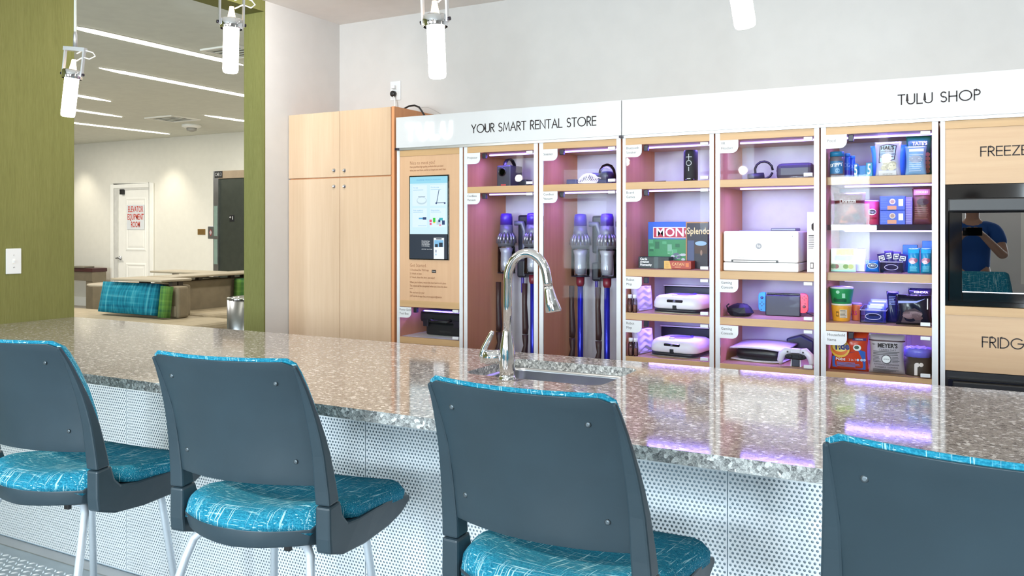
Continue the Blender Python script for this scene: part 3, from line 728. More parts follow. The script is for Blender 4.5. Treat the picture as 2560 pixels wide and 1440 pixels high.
# ================================================================== PENDANT LAMPS
def pendant(u, vb, Y, tilt, rz, label, dz=0):
    b = PY(u, vb, Y); L, r = .165, .0275
    t = thing('pendant_lamp', label, 'lamp', (b.x, b.y, b.z), 0, 'pendant lamps over the bar')
    Rm = Matrix.Rotation(-tilt, 4, Vector((-sn, cs, 0))) @ Matrix.Rotation(rz, 4, 'Z')
    def bd(mb, nm, m): return mb.xf(Rm).build(nm, m, t)
    bd(MB().lathe([(r*.80, 0), (r*.93, .003), (r, .012), (r, L)], n=24), 'glass_shade', 'bulb')
    bd(MB().lathe([(r*1.38, L-.006), (r*1.45, L+.0), (r*1.45, L+.026), (r*1.36, L+.03), (r*1.36, L-.004)], n=28, caps=False), 'collar', 'chrome')
    bd(MB().lathe([(r*.5, L+.0), (r*.55, L+.03), (r*.35, L+.06), (r*.28, L+.075)], n=16), 'socket', 'lamp_glow')
    for s in (-1, 1):
        bd(MB().box(s*r*1.55-.003, s*r*1.55+.003, -.007, .007, L+.005, L+.115), 'arm', 'alu')
        bd(MB().lathe([(.006, -.004), (.006, .01)], n=10, mtx=Matrix.Translation((s*r*1.55, 0, L+.014)) @ Matrix.Rotation(s*PI/2, 4, 'Y')), 'screw', 'bracket')
    bd(MB().box(-r*1.75, r*1.75, -.011, .011, L+.11, L+.126), 'crossbar', 'alu')
    bd(MB().tube([(.01, .0, L+.1), (.04, .0, L+.118), (.075, .01, L+.112), (.088, .01, L+.098), (.07, .0, L+.082), (.04, 0, L+.088), (.012, 0, L+.07)], .0028, 6), 'lamp_wire', mat('white_wire', (232, 232, 230), .4))
    top = Rm @ Vector((0, 0, L+.126)); zt_ = CEIL-b.z
    MB().tube([tuple(top), tuple(top+Vector((0, 0, .02))), (top.x, top.y, zt_-.02)], [.006, .006, .0032], 8).build('cord', mat('grey_cord', (206, 210, 204), .5), t)
    MB().tube([tuple(top), tuple(top+Vector((0, 0, .05))), tuple(top+Vector((0, 0, .075)))], [.009, .008, .004], 10).build('strain_relief', 'alu', t)
    MB().lathe([(.06, zt_-.022), (.06, zt_-.001)], c=(top.x, top.y), n=24).build('ceiling_canopy', 'alu', t)
    l = bpy.data.lights.new('pendant_glow', 'POINT'); l.energy = 12; l.color = (1, .93, .8); l.shadow_soft_size = .03
    lo = bpy.data.objects.new('pendant_glow', l); COL.objects.link(lo); lo.parent = t; lo.location = Rm @ Vector((0, 0, -.045))
pendant(169, 292, 2.2, -.11, .35, 'lit pendant lamp hanging in front of the olive green wall')
pendant(576, 182, 2.2, -.02, 1.1, 'lit pendant lamp hanging before the green pier')
pendant(1094, 195, 2.2, .04, .1, 'lit pendant lamp with chrome collar hanging above the faucet')
pendant(1864, 69, 2.2, .16, .1, 'lit pendant lamp hanging in front of the shop header')

# ================================================================== TALL MAPLE CABINET
SY, SBK = 4.19, 4.665                                # front and back planes of the store
tc = thing('tall_cabinet', 'tall pale maple cabinet with four doors in the corner', 'cabinet', (XL+.002, SY, 0))
TW, THT = (-3.107)-(XL+.002), 2.150
MB().box(0, TW-.022, .022, .512, .1, THT).build('body', 'side', tc)
MB().box(TW-.0215, TW, .004, .512, 0, THT+.002).build('end_panel', 'side', tc)
MB().box(0, TW-.022, .06, .5, 0, .0995).build('toe_kick', 'side_dark', tc)
mx = XU(849, SY)-(XL+.002)
for n, (z0, z1, kv) in enumerate(((.104, 1.724, 466), (1.732, THT, 426))):
    for x0, x1, ku in ((.003, mx-.0015, 835), (mx+.0015, TW-.0245, 861)):
        dr = MB().box(x0, x1, 0, .0205, z0, z1).build('door', 'maple', tc, bevel=.0015, seg=1)
        kx, kz = XU(ku, SY)-(XL+.002), ZV(ku, kv, SY)
        MB().lathe([(.0135, 0), (.013, .004), (.0075, .006), (.0075, .012), (.0025, .0125)], n=14, mtx=Matrix.Translation((kx, 0, kz)) @ Matrix.Rotation(PI/2, 4, 'X')).build('lock', 'chrome', dr)

# ================================================================== STORE CABINETS
RAIL = (1.841, 1.877); S1 = (1.608, 1.645); S2 = (1.152, 1.190); S3 = (.924, .961); S4 = (.696, .732)
UN = [(-3.085, -3.064, -2.635, -2.612), (-2.604, -2.581, -2.146, -2.121), (-2.113, -2.088, -1.655, -1.630), (-1.620, -1.603, -1.157, -1.135),
      (-1.127, -1.104, -.658, -.634), (-.627, -.604, -.158, -.133), (-.125, -.106, .52, .545)]
LABELS = ['narrow store cabinet with a built-in touchscreen, beside the tall maple cabinet', 'glass fronted store cabinet holding the projector and a cordless vacuum behind the faucet',
 'glass fronted store cabinet holding the steamer and two vacuums with blue tubes', 'glass fronted store cabinet holding board games and two robot mops',
 'glass fronted store cabinet holding the laser printer and game consoles', 'glass fronted store cabinet full of snacks and household items', 'maple store cabinet housing the freezer and the fridge']
CAB = []
def tagprint(cab, x, zt, txt, yl=-.012):
    """white label tag with one rounded corner, at the upper corner of a door"""
    w, h, r = .093, .064, .03
    poly = [(x-.006, zt), (x-.006, zt-h)]+[(x+w-r+r*math.cos(math.radians(a)), zt-h+r+r*math.sin(math.radians(a))) for a in range(-90, 1, 15)]+[(x+w, zt)]
    o = MB().prism(poly, yl, yl+.004).build('label_tag', 'sign', cab)
    pr = Print(lambda a, b: yl); pr.text(txt, x+.008, zt-.028, .0185, M['inkgrey'], .95, 'LEFT', line=1.25); pr.build(o, 'lettering')
    return o
def door(cab, x0, x1, z0, z1, clips=True, hinge=True):
    d = MB().box(x0+.002, x1-.002, 0, .005, z0+.002, z1-.002).build('glass_door', 'glass', cab)
    if clips:
        for z in (z1-.012, z0+.014): MB().box(x1-.046, x1-.006, -.006, .010, z-.008, z+.008).build('door_clip', 'sign', d, bevel=.002)
    if hinge: MB().box(x0+.097, x0+.12, .006, .028, z1-.034, z1-.004).build('hinge', 'bracket', d, bevel=.002)
    return d
def led(cab, ox, x0, x1, z, y=.15, power=1.9):
    MB().box(x0+.065, x1-.006, y-.006, y+.006, z-.008, z-.0008).build('led_strip', 'led', cab)
    area('led_glow', ((x0+x1)/2+.03, y, z-.010), (0, 0, 0), x1-x0-.08, .012, power, (.24, .16, 1.0), parent=cab)
for k, (xa, xi, xj, xb) in enumerate(UN):
    c = thing('store_cabinet', LABELS[k], 'cabinet', (xa, SY, 0), 0, 'cabinets of the self-service store'); CAB.append(c)
    a, b, w = xi-xa, xj-xa, xb-xa
    for x0, x1 in ((0, a), (b, w)):
        p = MB().box(x0, x1, .003, .475, 0, RAIL[1]).build('side_panel', 'side', c)
        MB().box(x0, x1, 0, .0028, 0, RAIL[1]).build('edge_band', 'sign', p)
    MB().box(a, b, .462, .475, 0, RAIL[1]).build('back_panel', mat('cabinet_back', (206, 204, 210), .5), c)
    rec = .008
    def board(nm, z, y0=rec): return MB().box(a, b, y0, .4615, z[0], z[1]).build(nm, 'edge', c, bevel=.001, seg=1)
    board('top_rail', RAIL, .0)
    MB().box(a, b, .03, .4615, 0, .10).build('plinth', 'side_dark', c)
    if k == 0:
        board('shelf', (.929, .968), 0); board('shelf', (.708, .746), 0)
        MB().box(a, b, .02, .4615, .746+.0005, .7475).build('shelf_liner', 'white', c)
    elif k in (1, 2): board('shelf', S1, 0)
    elif k in (3, 4):
        for z in (S1, S2, S3, S4): board('shelf', z, 0)
    elif k == 5:
        board('shelf', S1, .03); board('shelf', (1.157, 1.195), .03); board('shelf', S3, 0); board('shelf', S4, 0)
        sh = MB().box(a, b, .03, .4615, 1.395, 1.42).build('acrylic_shelf', 'acrylic', c)
    DT = {1: [(1.608+.0365, RAIL[0], 'Projector'), (.12, S1[0], 'Cordless\nVacuum')], 2: [(1.645, RAIL[0], 'Steamer'), (.12, S1[0], 'Cordless\nVacuum')],
          3: [(S1[1], RAIL[0], 'Bluetooth\nSpeaker'), (S2[1], S1[0], 'Board\nGames'), (S3[1], S2[0], 'Robot\nMop'), (S4[1], S3[0], 'Robot\nMop')],
          4: [(S1[1], RAIL[0], 'VR\nHeadset'), (S3[1], S2[0], 'Gaming\nConsole'), (S4[1], S3[0], 'Gaming\nConsole')],
          5: [(S3[1], RAIL[0], 'Food'), (S4[1], S3[0], 'Household\nItems')], 0: [(.746, .929, 'Power Drill\nTool Box')]}.get(k, [])
    for z0, z1, txt in DT:
        door(c, a, b, z0, z1, True, k != 4); tagprint(c, a, z1-.001, txt)
    for z in {0: [.929], 1: [RAIL[0], S1[0]], 2: [RAIL[0], S1[0]], 3: [RAIL[0], S1[0], S2[0], S3[0]], 4: [RAIL[0], S1[0], S2[0], S3[0]], 5: [RAIL[0], S1[0], 1.395, 1.157, S3[0]], 6: []}[k]:
        led(c, xa, a, b, z)

# kiosk front with screen and printed instructions
c = CAB[0]; a, b = UN[0][1]-UN[0][0], UN[0][2]-UN[0][0]
MB().box(a, b, .004, .03, .968, RAIL[0]).build('kiosk_panel', 'maple_v', c)
def kx_(u): return XU(u, SY)-UN[0][0]
def kz_(v, u=1072): return ZV(u, v, SY)
sx0, sx1, sz0, sz1 = .094, .378, 1.216, 1.721
scn = MB().box(sx0, sx1, -.004, .0035, sz0, sz1).build('touchscreen', 'blackgloss', c, bevel=.002)
sc_ = lambda n, rgb, s=.95: MC.setdefault('scr_'+n, emit('screen_'+n, rgb, s))
pr = Print(lambda x, z: -.004); W_, H_ = sx1-sx0, sz1-sz0
def R(x0, x1, z0, z1, m): pr.rect(sx0+W_*x0, sx0+W_*x1, sz0+H_*z0, sz0+H_*z1, m, 1, 1)
lb = sc_('pale', (206, 238, 250)); R(.025, .975, .305, .985, lb); R(.025, .975, .905, .985, sc_('sky', (150, 216, 238)))
tile = sc_('tile', (222, 243, 252))
for x0, x1 in ((.09, .46), (.54, .93)):
    for z0, z1 in ((.64, .885), (.385, .61)): R(x0, x1, z0, z1, tile)
R(.025, .975, .012, .303, sc_('navy', (38, 52, 70), .8))
bl, dk, wh_ = sc_('blue', (90, 170, 220)), sc_('inkblue', (36, 70, 130), .7), sc_('white', (240, 246, 250))
cxs = lambda x: sx0+W_*x
czs = lambda z: sz0+H_*z
pr.text('ON DEMAND  PRODUCTS IN BUILDING', cxs(.5), czs(.945), .0125, bl, .78)
for x, z, s_ in ((.11, .855, 'Try out'), (.56, .855, 'On the code'), (.11, .585, 'Print anywhere'), (.56, .585, 'Shop anytime')): pr.text(s_, cxs(x), czs(z), .0125, bl, .9, 'LEFT')
for x, z in ((.11, .828), (.56, .828), (.11, .563), (.56, .563)): R(x, x+.26, z-.003, z+.003, sc_('blue2', (170, 212, 236)))
# vacuum, scooter, printer sheet and goods shown on the screen
pr.disc(cxs(.33), czs(.70), W_*.13, H_*.045, sc_('grey', (190, 214, 226))); pr.disc(cxs(.33), czs(.707), W_*.11, H_*.034, tile); R(.24, .42, .742, .748, dk)
pr.poly([(cxs(.70), czs(.67)), (cxs(.715), czs(.67)), (cxs(.775), czs(.825)), (cxs(.76), czs(.825))], dk); R(.70, .91, .668, .675, dk)
pr.disc(cxs(.70), czs(.668), W_*.022, H_*.011, dk); pr.disc(cxs(.91), czs(.668), W_*.022, H_*.011, dk)
R(.36, .45, .475, .505, dk); R(.26, .36, .482, .498, bl); R(.24, .45, .40, .405, sc_('blue2', (170, 212, 236)))
for x, z, w, h, m in ((.56, .46, .06, .03, sc_('pink', (232, 80, 130))), (.56, .425, .05, .025, sc_('pink', (232, 80, 130))), (.65, .47, .06, .05, sc_('lime', (40, 200, 60))), (.65, .44, .05, .012, sc_('amber', (240, 190, 40))), (.76, .44, .1, .05, sc_('grey', (190, 214, 226))), (.82, .48, .09, .03, sc_('cyan', (60, 180, 190))), (.88, .44, .07, .05, dk), (.78, .46, .05, .03, dk), (.8, .41, .05, .02, sc_('pink2', (230, 150, 180)))):
    R(x-w/2, x+w/2, z-h/2, z+h/2, m)
# dark footer: lines of small white writing and a phone
for k, (z, w) in enumerate(((.222, .2), (.203, .2), (.184, .12), (.165, .22))): pr.text(('Download app', 'to rent items', 'ON DEMAND', 'in the building')[k], cxs(.335), czs(z), .0115, wh_, .85, 'LEFT')
pr.text('IOS STORE   PLAY STORE', cxs(.335), czs(.125), .0085, wh_, .8, 'LEFT')
R(.64, .90, .012, .262, wh_); R(.655, .885, .155, .235, sc_('sky2', (130, 190, 230))); R(.7, .84, .243, .255, sc_('navy', (38, 52, 70)))
for x, z, w, h in ((.71, .17, .07, .035), (.82, .18, .09, .05)): R(x-w/2, x+w/2, z-h/2, z+h/2, sc_('navy', (38, 52, 70)))
R(.69, .71, .09, .12, dk); R(.69, .71, .055, .075, bl)
pr.build(scn, 'screen_content')
pr = Print(lambda x, z: .004); br = M['inkbrown']; tx = .094
pr.text('Nice to meet you!', tx, 1.798, .030, br, .82, 'LEFT', thin=-.0004)
pr.text("Here you'll find high quality products that you need\nwhen you need them, and for as long as you need them.", tx, 1.764, .0165, br, .70, 'LEFT', line=1.25)
pr.text('Get Started.', tx, 1.180, .030, br, .82, 'LEFT', thin=-.0004)
pr.text('1. Download the TULU app\n2. Unlock an item\n3. Take it, close the door, and enjoy!', tx, 1.131, .0165, br, .74, 'LEFT', line=1.35)
pr.text("When you're done, return the item back to it's place\nThe rental will be completed when you close the door", tx, 1.068, .0165, br, .74, 'LEFT', line=1.3)
pr.rect(tx, tx+.022, 1.040, 1.042, br, 1, 1)
pr.text('We are here for you!\n24/7 on the in-app chat, or at support@tulu.io', tx, 1.006, .0165, br, .74, 'LEFT', line=1.3)
pr.rect(tx+.16, tx+.19, 1.139, 1.157, M['ink'], 1, 1)
pr.text('Get app', tx+.175, 1.148, .008, whi, .8)
pr.build(c, 'instruction_lettering')

# header boards
def header(x0, x1, label):
    t = thing('header_sign', label, 'sign', (x0, SY-.012, 1.892), 0, 'white header boards over the store')
    MB().box(0, x1-x0, 0, .1, 0, .187).build('board', mat('header_white', (203, 205, 207), .35, 0, .4, .004), t, bevel=.001, seg=1)
    MB().box(0, x1-x0, .004, .09, -.0145, -.0005).build('lower_rail', 'alu', t)
    return t
HL = header(-3.083, -1.6235, 'white header board reading your smart rental store over the touchscreen cabinet')
HR = header(-1.6195, .57, 'long white header board reading shop above the snack cabinet and freezer')
hx0 = -3.083
cap = .0465
strokes(MB(), 'YOUR SMART RENTAL STORE', XU(1182, SY)-hx0, XU(1492, SY)-hx0, ZV(1182, 333, SY)-1.892, cap, .0056, -.0012, -.0002).build('lettering', 'ink', HL)
HLt = strokes(MB(), 'TULU', XU(1020, SY)-hx0, XU(1130, SY)-hx0, ZV(1075, 346, SY)-1.892, .084, .0165, -.006, -.0012, .36).build('lettering', 'halo', HL)
HLt['label'] = 'white backlit letters'
strokes(MB(), 'TULU SHOP', XU(2246, SY)+1.6195, XU(2450, SY)+1.6195, ZV(2350, 256, SY)-1.892, .043, .0052, -.0012, -.0002, .2).build('lettering', 'ink', HR)
for x in (-3.083, -1.6215): tag(MB().box(-.010, .010, -.01, .02, 0, .013).build('bracket_clip', 'bracket', None, (x+(.012 if x < -3 else 0), SY-.018, 1.8785), bevel=.002), 'small dark bracket under the %s of the white header boards' % ('outer end' if x < -3 else 'joint'), 'bracket')

# freezer and fridge cabinet
c = CAB[6]; a, b = UN[6][1]-UN[6][0], UN[6][2]-UN[6][0]; UX = UN[6][0]
MB().box(a, b, .004, .03, 1.597, RAIL[0]).build('front_panel', 'maple_h', c)
board_z = [(1.023, 1.061)]
MB().box(a, b, 0, .4, 1.023, 1.061).build('shelf', 'edge', c)
MB().box(a, b, .004, .03, .777, 1.0225).build('front_panel', 'maple_h', c)
lx0 = XU(2452, SY)-UX; wF = .158*7/7
strokes(MB(), 'FREEZER', lx0, lx0+.205, ZV(2452, 390, SY), .039, .0048, .0030, .0038).build('lettering', M['inkdark'] if 'inkdark' in M else 'ink', c)
lx1 = XU(2456, SY)-UX
strokes(MB(), 'FRIDGE', lx1, lx1+.18, ZV(2456, 867.5, SY), .043, .0048, .0030, .0038).build('lettering', 'ink', c)
fz = thing('freezer', 'black built-in freezer with a glass window between the two maple panels', 'freezer', (UX+a, SY, 1.062))
FW, FH = b-a, .535-.001
MB().box(.001, FW-.001, .06, .44, .001, FH-.001).build('body', 'black', fz)
f = MB(); f.box(.001, FW-.001, .02, .06, FH-.06, FH-.001).box(.001, .012, .02, .06, .001, FH-.06).box(FW-.012, FW-.001, .02, .06, .001, FH-.06).box(.012, FW-.012, .02, .06, .001, .02); f.build('frame', 'blackgloss', fz)
gx, gz0, gz1 = XU(2405, SY-.01)-(UX+a), ZV(2405, 731, SY-.01)-1.062, ZV(2405, 532.5, SY-.01)-1.062
dz1 = FH-.062
dr = bpy.data.objects.new('door', None); COL.objects.link(dr); dr.parent = fz
f = MB(); x0, x1 = .016, FW-.016
f.box(x0, gx, -.012, .018, .022, dz1-.06).box(FW-gx, x1, -.012, .018, .022, dz1-.06).box(gx, FW-gx, -.012, .018, .022, gz0).box(gx, FW-gx, -.012, .018, gz1, dz1-.06)
f.build('door_frame', 'blackgloss', dr, bevel=.002)
MB().box(x0-.003, x1, -.022, .018, dz1-.058, dz1).build('handle', 'black', dr, bevel=.006)
MB().box(gx, FW-gx, -.008, -.002, gz0, gz1).build('window', 'darkglass', dr)
MB().box(gx+.001, FW-gx-.001, -.0105, -.0085, gz0+.001, gz0+.005).build('window_trim', 'alu', dr)
MB().box(gx-.03, FW-gx+.03, .0195, .0595, gz0-.03, gz0-.02).build('cavity_shelf', mat('cavity_grey', (120, 128, 128), .5), fz)
fd = thing('fridge', 'black fridge front just showing above the bar top below the fridge panel', 'fridge', (UX+a, SY, .10))
MB().box(.001, FW-.001, .02, .44, .001, .672).build('body', 'black', fd)
MB().box(.012, FW-.012, -.012, .0195, .02, .645).build('door', 'blackgloss', fd, bevel=.003); MB().box(.03, FW-.03, -.03, -.0125, .60, .635).build('handle', 'black', fd, bevel=.006)

# outlet, plug and loose cables over the cabinets
ou = (XU(989.5, YB), ZV(989, 227, YB))
t = thing('wall_outlet', 'white wall outlet above the tall maple cabinet with plugs in it', 'outlet', (ou[0], YB, ou[1]))
MB().box(-.043, .043, -.006, 0, -.066, .066).build('plate', 'sign', t, bevel=.003)
for z in (.022, -.024): MB().box(-.016, .016, -.008, -.006, z-.014, z+.014).build('socket', 'trimw', t, bevel=.002)
t = thing('power_plug', 'black round plug in the wall outlet with its cord dropping behind the cabinet', 'plug', (ou[0]-.004, YB-.008, ou[1]-.024))
MB().lathe([(.014, 0), (.021, -.008), (.021, -.026), (.012, -.034)], n=16, mtx=Matrix.Rotation(-PI/2, 4, 'X')).build('plug_body', 'black', t)
MB().tube([(.004, -.02, -.012), (.022, -.03, -.04), (.03, -.036, -.08), (.022, -.04, -.12), (.01, -.05, ZV(989, 270, YB)-ou[1]-.02)], .0045, 8).build('cord', mat('white_wire', (232, 232, 230)), t)
t = thing('power_plug', 'small white plug in the upper socket of the wall outlet', 'plug', (ou[0]-.002, YB-.008, ou[1]+.022))
MB().box(-.013, .013, -.026, 0, -.012, .012).build('plug_body', 'sign', t, bevel=.004)
cy = 4.45; cq = lambda u, v: PY(u, v, cy)
MB_ = MB().tube([cq(1010, 272), cq(1022, 265.5), cq(1036, 263.5), cq(1048, 268), cq(1056, 280), cq(1063, 292), cq(1069, 306)], .006, 8)
tag(MB_.build('power_cable', 'black', None), 'thick black cord looping over the end of the maple cabinet onto the store', 'cable')
tag(MB().tube([cq(1046, 272), cq(1056, 268.5), cq(1070, 268.5), cq(1086, 276), cq(1102, 285), cq(1112, 294), cq(1116, 300)], .0018, 6).build('thin_wire', mat('wire_grey', (168, 164, 160), .5), None), 'thin grey wire arching over the top of the touchscreen cabinet', 'cable')

# ================================================================== THINGS ON THE SHELVES
def at(u, z, Y): return (XU(u, Y), Y, z)
def wid(u0, u1, Y): return XU(u1, Y)-XU(u0, Y)
def bagsurf(w, h, d, p=2.2):
    return lambda x, z: -d/2*max(0, 1-abs(2*x/w)**p)**.5*max(0, 1-abs(2*z/h-1)**(p+.8))**.55-.004
def pouch(name, label, cat, u0, u1, v0, Y, z0, d, m, rz=0, group=None, wave=.004, flare=0, bottom=None, back=None):
    """soft bag: bulging body with flat crimped seams at top and bottom"""
    w = wid(u0, u1, Y); h = ZV((u0+u1)/2, v0, Y)-z0
    t = thing(name, label, cat, at((u0+u1)/2, z0+.0008, Y), rz, group); s = bagsurf(w, h, d)
    fx = lambda x, z: x*(1-.10*math.sin(PI*min(1, z/h))+flare*(z/h))
    ft = lambda a, b: (fx((a-.5)*w, b*h), s((a-.5)*w, b*h)+wave*math.sin(a*9+b*7)*math.sin(PI*a)*math.sin(PI*b), b*h)
    bt = lambda a, b: (fx((a-.5)*w, b*h), -s((a-.5)*w, b*h)*.8, b*h)
    MB().shell(ft, bt, 14, 12).build('bag', m, t)
    mb = MB()
    n = 16
    for zz in (h*.965, ):
        mb.grid(lambda a, b: (fx((a-.5)*w, zz+b*h*.035), -.0052+(.0012 if int(a*n) % 2 else 0), zz+b*h*.035), n, 1, False)
    mb.build('seam', back or m, t)
    return t, w, h, (lambda x, z: s(x, z)-wave)
def carton(name, label, cat, u0, u1, v0, Y, z0, d, m, rz=0, group=None, bev=.002):
    w = wid(u0, u1, Y); h = ZV((u0+u1)/2, v0, Y)-z0
    t = thing(name, label, cat, at((u0+u1)/2, z0+.0008, Y), rz, group)
    MB().box(-w/2, w/2, 0, d, 0, h).build('box', m, t, bevel=bev)
    return t, w, h, (lambda x, z: 0)

# -- tool case in the touchscreen cabinet
t = thing('tool_case', 'black plastic power drill tool case under the touchscreen', 'case', (-2.838, 4.30, .7485), -.06)
MB().box(-.13, .165, .02, .28, 0, .075).build('lower_shell', 'black', t, bevel=.012)
MB().box(-.165, .165, 0, .30, .076, .15).build('upper_shell', mat('case_lid', (34, 33, 38), .35), t, bevel=.02)
MB().tube([(-.06, -.004, .10), (-.05, -.03, .092), (.07, -.03, .092), (.08, -.004, .10)], .009, 8).build('handle', 'black', t)
for x in (-.11, .12): MB().box(x-.02, x+.02, -.008, .002, .055, .10).build('latch', 'bracket', t, bevel=.003)
pr = Print(lambda x, z: .02); pr.text('POWER TOOLS', .02, .025, .014, M['inkgrey'], .9); pr.build(t)

# -- projector
t = thing('projector', 'black cube projector with carry handle and round lens on the top shelf', 'projector', (XU(1259, 4.36), 4.36, 1.6458))
pw = wid(1241.7, 1276, 4.36); phh = ZV(1259, 413.5, 4.36)-1.6458
MB().box(-pw/2, pw/2, 0, .15, 0, phh).build('body', mat('projector_body', (48, 50, 54), .45), t, bevel=.006)
MB().lathe([(.026, 0), (.026, .003), (.021, .004), (.018, -.002)], n=24, mtx=Matrix.Translation((-.01, 0, phh*.70)) @ Matrix.Rotation(PI/2, 4, 'X')).build('lens', 'blackgloss', t)
hp_ = [(0.0, .012, phh-.004), (0, .02, phh+.016), (0, .045, phh+.036), (0, .075, phh+.042), (0, .105, phh+.036), (0, .13, phh+.016), (0, .138, phh-.004)]
mb = MB(); mb.rings([[(-.011, y, z-.004), (.011, y, z-.004), (.011, y, z+.004), (-.011, y, z+.004)] for _, y, z in hp_]); mb.build('handle', 'black', t)
pr = Print(); pr.rect(-.018, .016, .012, .018, P_('red_badge', (214, 70, 58)), 1, 1); pr.build(t, 'badge')
t = thing('power_adapter', 'small black power adapter behind the cube projector', 'adapter', (XU(1313, 4.5), 4.5, 1.6458))
MB().box(-.03, .03, -.04, .04, 0, .05).build('body', 'black', t, bevel=.006); MB().tube([(.03, 0, .02), (.07, -.02, .006), (.08, -.05, .004), (.05, -.075, .004), (-.02, -.06, .004)], .003, 6).build('cord', 'black', t)

# -- steamer in the third cabinet
t = thing('garment_steamer', 'dark blue handheld steamer with domed clear tank on the top shelf', 'steamer', (XU(1518, 4.40), 4.40, 1.6458))
navy = mat('navy_plastic', (30, 36, 78), .3)
MB().box(-.045, .05, -.05, .06, 0, .03).build('base', navy, t, bevel=.01)
MB().lathe([(.05, .028), (.052, .05), (.046, .085), (.03, .11), (.008, .12)], n=22).build('tank', 'acrylic', t)
MB().lathe([(.042, .03), (.04, .06), (.028, .075)], n=18).build('tank_core', navy, t)
MB().tube([(-.03, -.02, .045), (-.07, -.03, .05), (-.12, -.03, .035)], [.022, .02, .026], 14).build('nozzle', navy, t)
t = thing('coiled_cable', 'coil of white cable lying beside the blue steamer', 'cable', (XU(1470, 4.27), 4.27, 1.6462))
mb = MB(); pts = []
for k in range(110):
    a = k*.42; pts.append((.028*math.cos(a)+.0006*k-.03, .02*math.sin(a)-.01, .032+.026*math.sin(a*.97+.6)))
mb.tube(pts, .0028, 5); mb.build('loops', 'white', t)
MB().tube([(.03, 0, .03), (.06, -.01, .035), (.08, -.01, .03)], .0028, 6).build('tail', 'white', t)
t = thing('steamer_pad', 'flat pale blue pad under the coiled cable on the top shelf', 'pad', (XU(1440, 4.47), 4.47, 1.6462))
MB().box(-.055, .09, -.05, .08, 0, .012).build('pad', mat('pale_pad', (150, 160, 196), .6), t, bevel=.004); MB().box(-.045, .02, -.04, .06, .0125, .04).build('brush_head', navy, t, bevel=.006)

# -- cordless vacuums
vb = mat('vacuum_grey', (104, 106, 116), .35, .2); vdk = mat('vacuum_dark', (34, 34, 44), .35)
brown = mat('dark_brown_plastic', (62, 40, 36), .45); blue_m = mat('blue_anodised', (46, 52, 196), .22, .6); purp = mat('purple_plastic', (74, 48, 160), .3)
def make_vac():
    t = thing('cordless_vacuum', 'x', 'vacuum')
    MB().lathe([(.052, .0), (.054, .01), (.053, .155), (.048, .16)], n=26).build('dust_bin', 'acrylic', t)
    MB().lathe([(.03, .012), (.034, .05), (.034, .12), (.044, .15)], n=20).build('bin_core', mat('bin_core', (190, 192, 200), .4, .3), t)
    MB().lathe([(.055, -.004), (.055, .0), (.02, .001)], n=24).build('bin_base', vdk, t)
    MB().lathe([(.050, .158), (.056, .175), (.056, .19), (.046, .2)], n=26).build('cyclone_collar', vb, t)
    for k in range(14):
        a = 2*PI*k/14; MB().tube([(.054*math.cos(a), .054*math.sin(a), .178), (.050*math.cos(a), .050*math.sin(a), .215), (.036*math.cos(a), .036*math.sin(a), .245)], [.010, .0095, .006], 7).build('cyclone', mat('cyclone_silver', (140, 142, 150), .25, .7), t)
    MB().lathe([(.042, .2), (.042, .25), (.038, .29)], n=22).build('motor_housing', vb, t)
    MB().lathe([(.038, .29), (.037, .34), (.032, .357), (.012, .36)], n=22).build('filter_cap', purp, t)
    MB().box(.045, .135, .06, .135, .13, .35).build('dock', vdk, t, bevel=.012)
    MB().tube([(.04, .03, .30), (.085, .045, .30), (.10, .05, .25), (.098, .05, .16), (.095, .05, .07)], [.016, .018, .016, .016, .02], 10).build('handle', vb, t)
    MB().box(.06, .118, .02, .09, -.03, .08).build('battery', vdk, t, bevel=.012)
    MB().lathe([(.018, -.06), (.024, -.045), (.024, -.004)], n=16).build('connector', mat('connector_red', (120, 34, 52), .35), t)
    MB().lathe([(.0165, -.90), (.0165, -.05)], n=16).build('wand', blue_m, t)
    MB().box(-.075, .075, -.05, .05, -1.0, -.93).build('floor_head', vdk, t, bevel=.02); MB().lathe([(.02, -.935), (.017, -.89)], n=12).build('head_joint', vb, t)
    MB().tube([(-.055, .0, -.06), (-.056, .0, -.18), (-.05, .0, -.32), (-.052, 0, -.36)], [.017, .016, .02, .018], 8).build('crevice_tool', brown, t)
    MB().tube([(-.052, .0, -.365), (-.05, 0, -.40), (-.046, -.006, -.43), (-.056, -.01, -.49), (-.05, -.01, -.545)], [.02, .018, .014, .024, .012], 8).build('brush_tool', brown, t)
    MB().box(.05, .068, .09, .11, -.13, -.025).build('purple_bracket', purp, t, bevel=.008)
    return t
v0 = make_vac()
for k, (u, v, z, lab) in enumerate(((1266, 4.49, 1.136, 'cordless vacuum with purple cap hanging in the cabinet behind the faucet'), (1342, 4.5, 1.136, 'cordless vacuum half hidden by the post beside the one behind the faucet'),
                                   (1451, 4.5, 1.128, 'cordless vacuum with blue tube behind the reflecting glass door'), (1526, 4.5, 1.128, 'cordless vacuum with blue tube closest to the board games cabinet'))):
    o = v0 if k == 0 else copy_tree(v0)
    o.location = (XU(u, v), v, z); o['label'] = lab; o['group'] = 'cordless vacuums'
    if k in (1, 3): o.location.y -= .05; o.location.z += .0

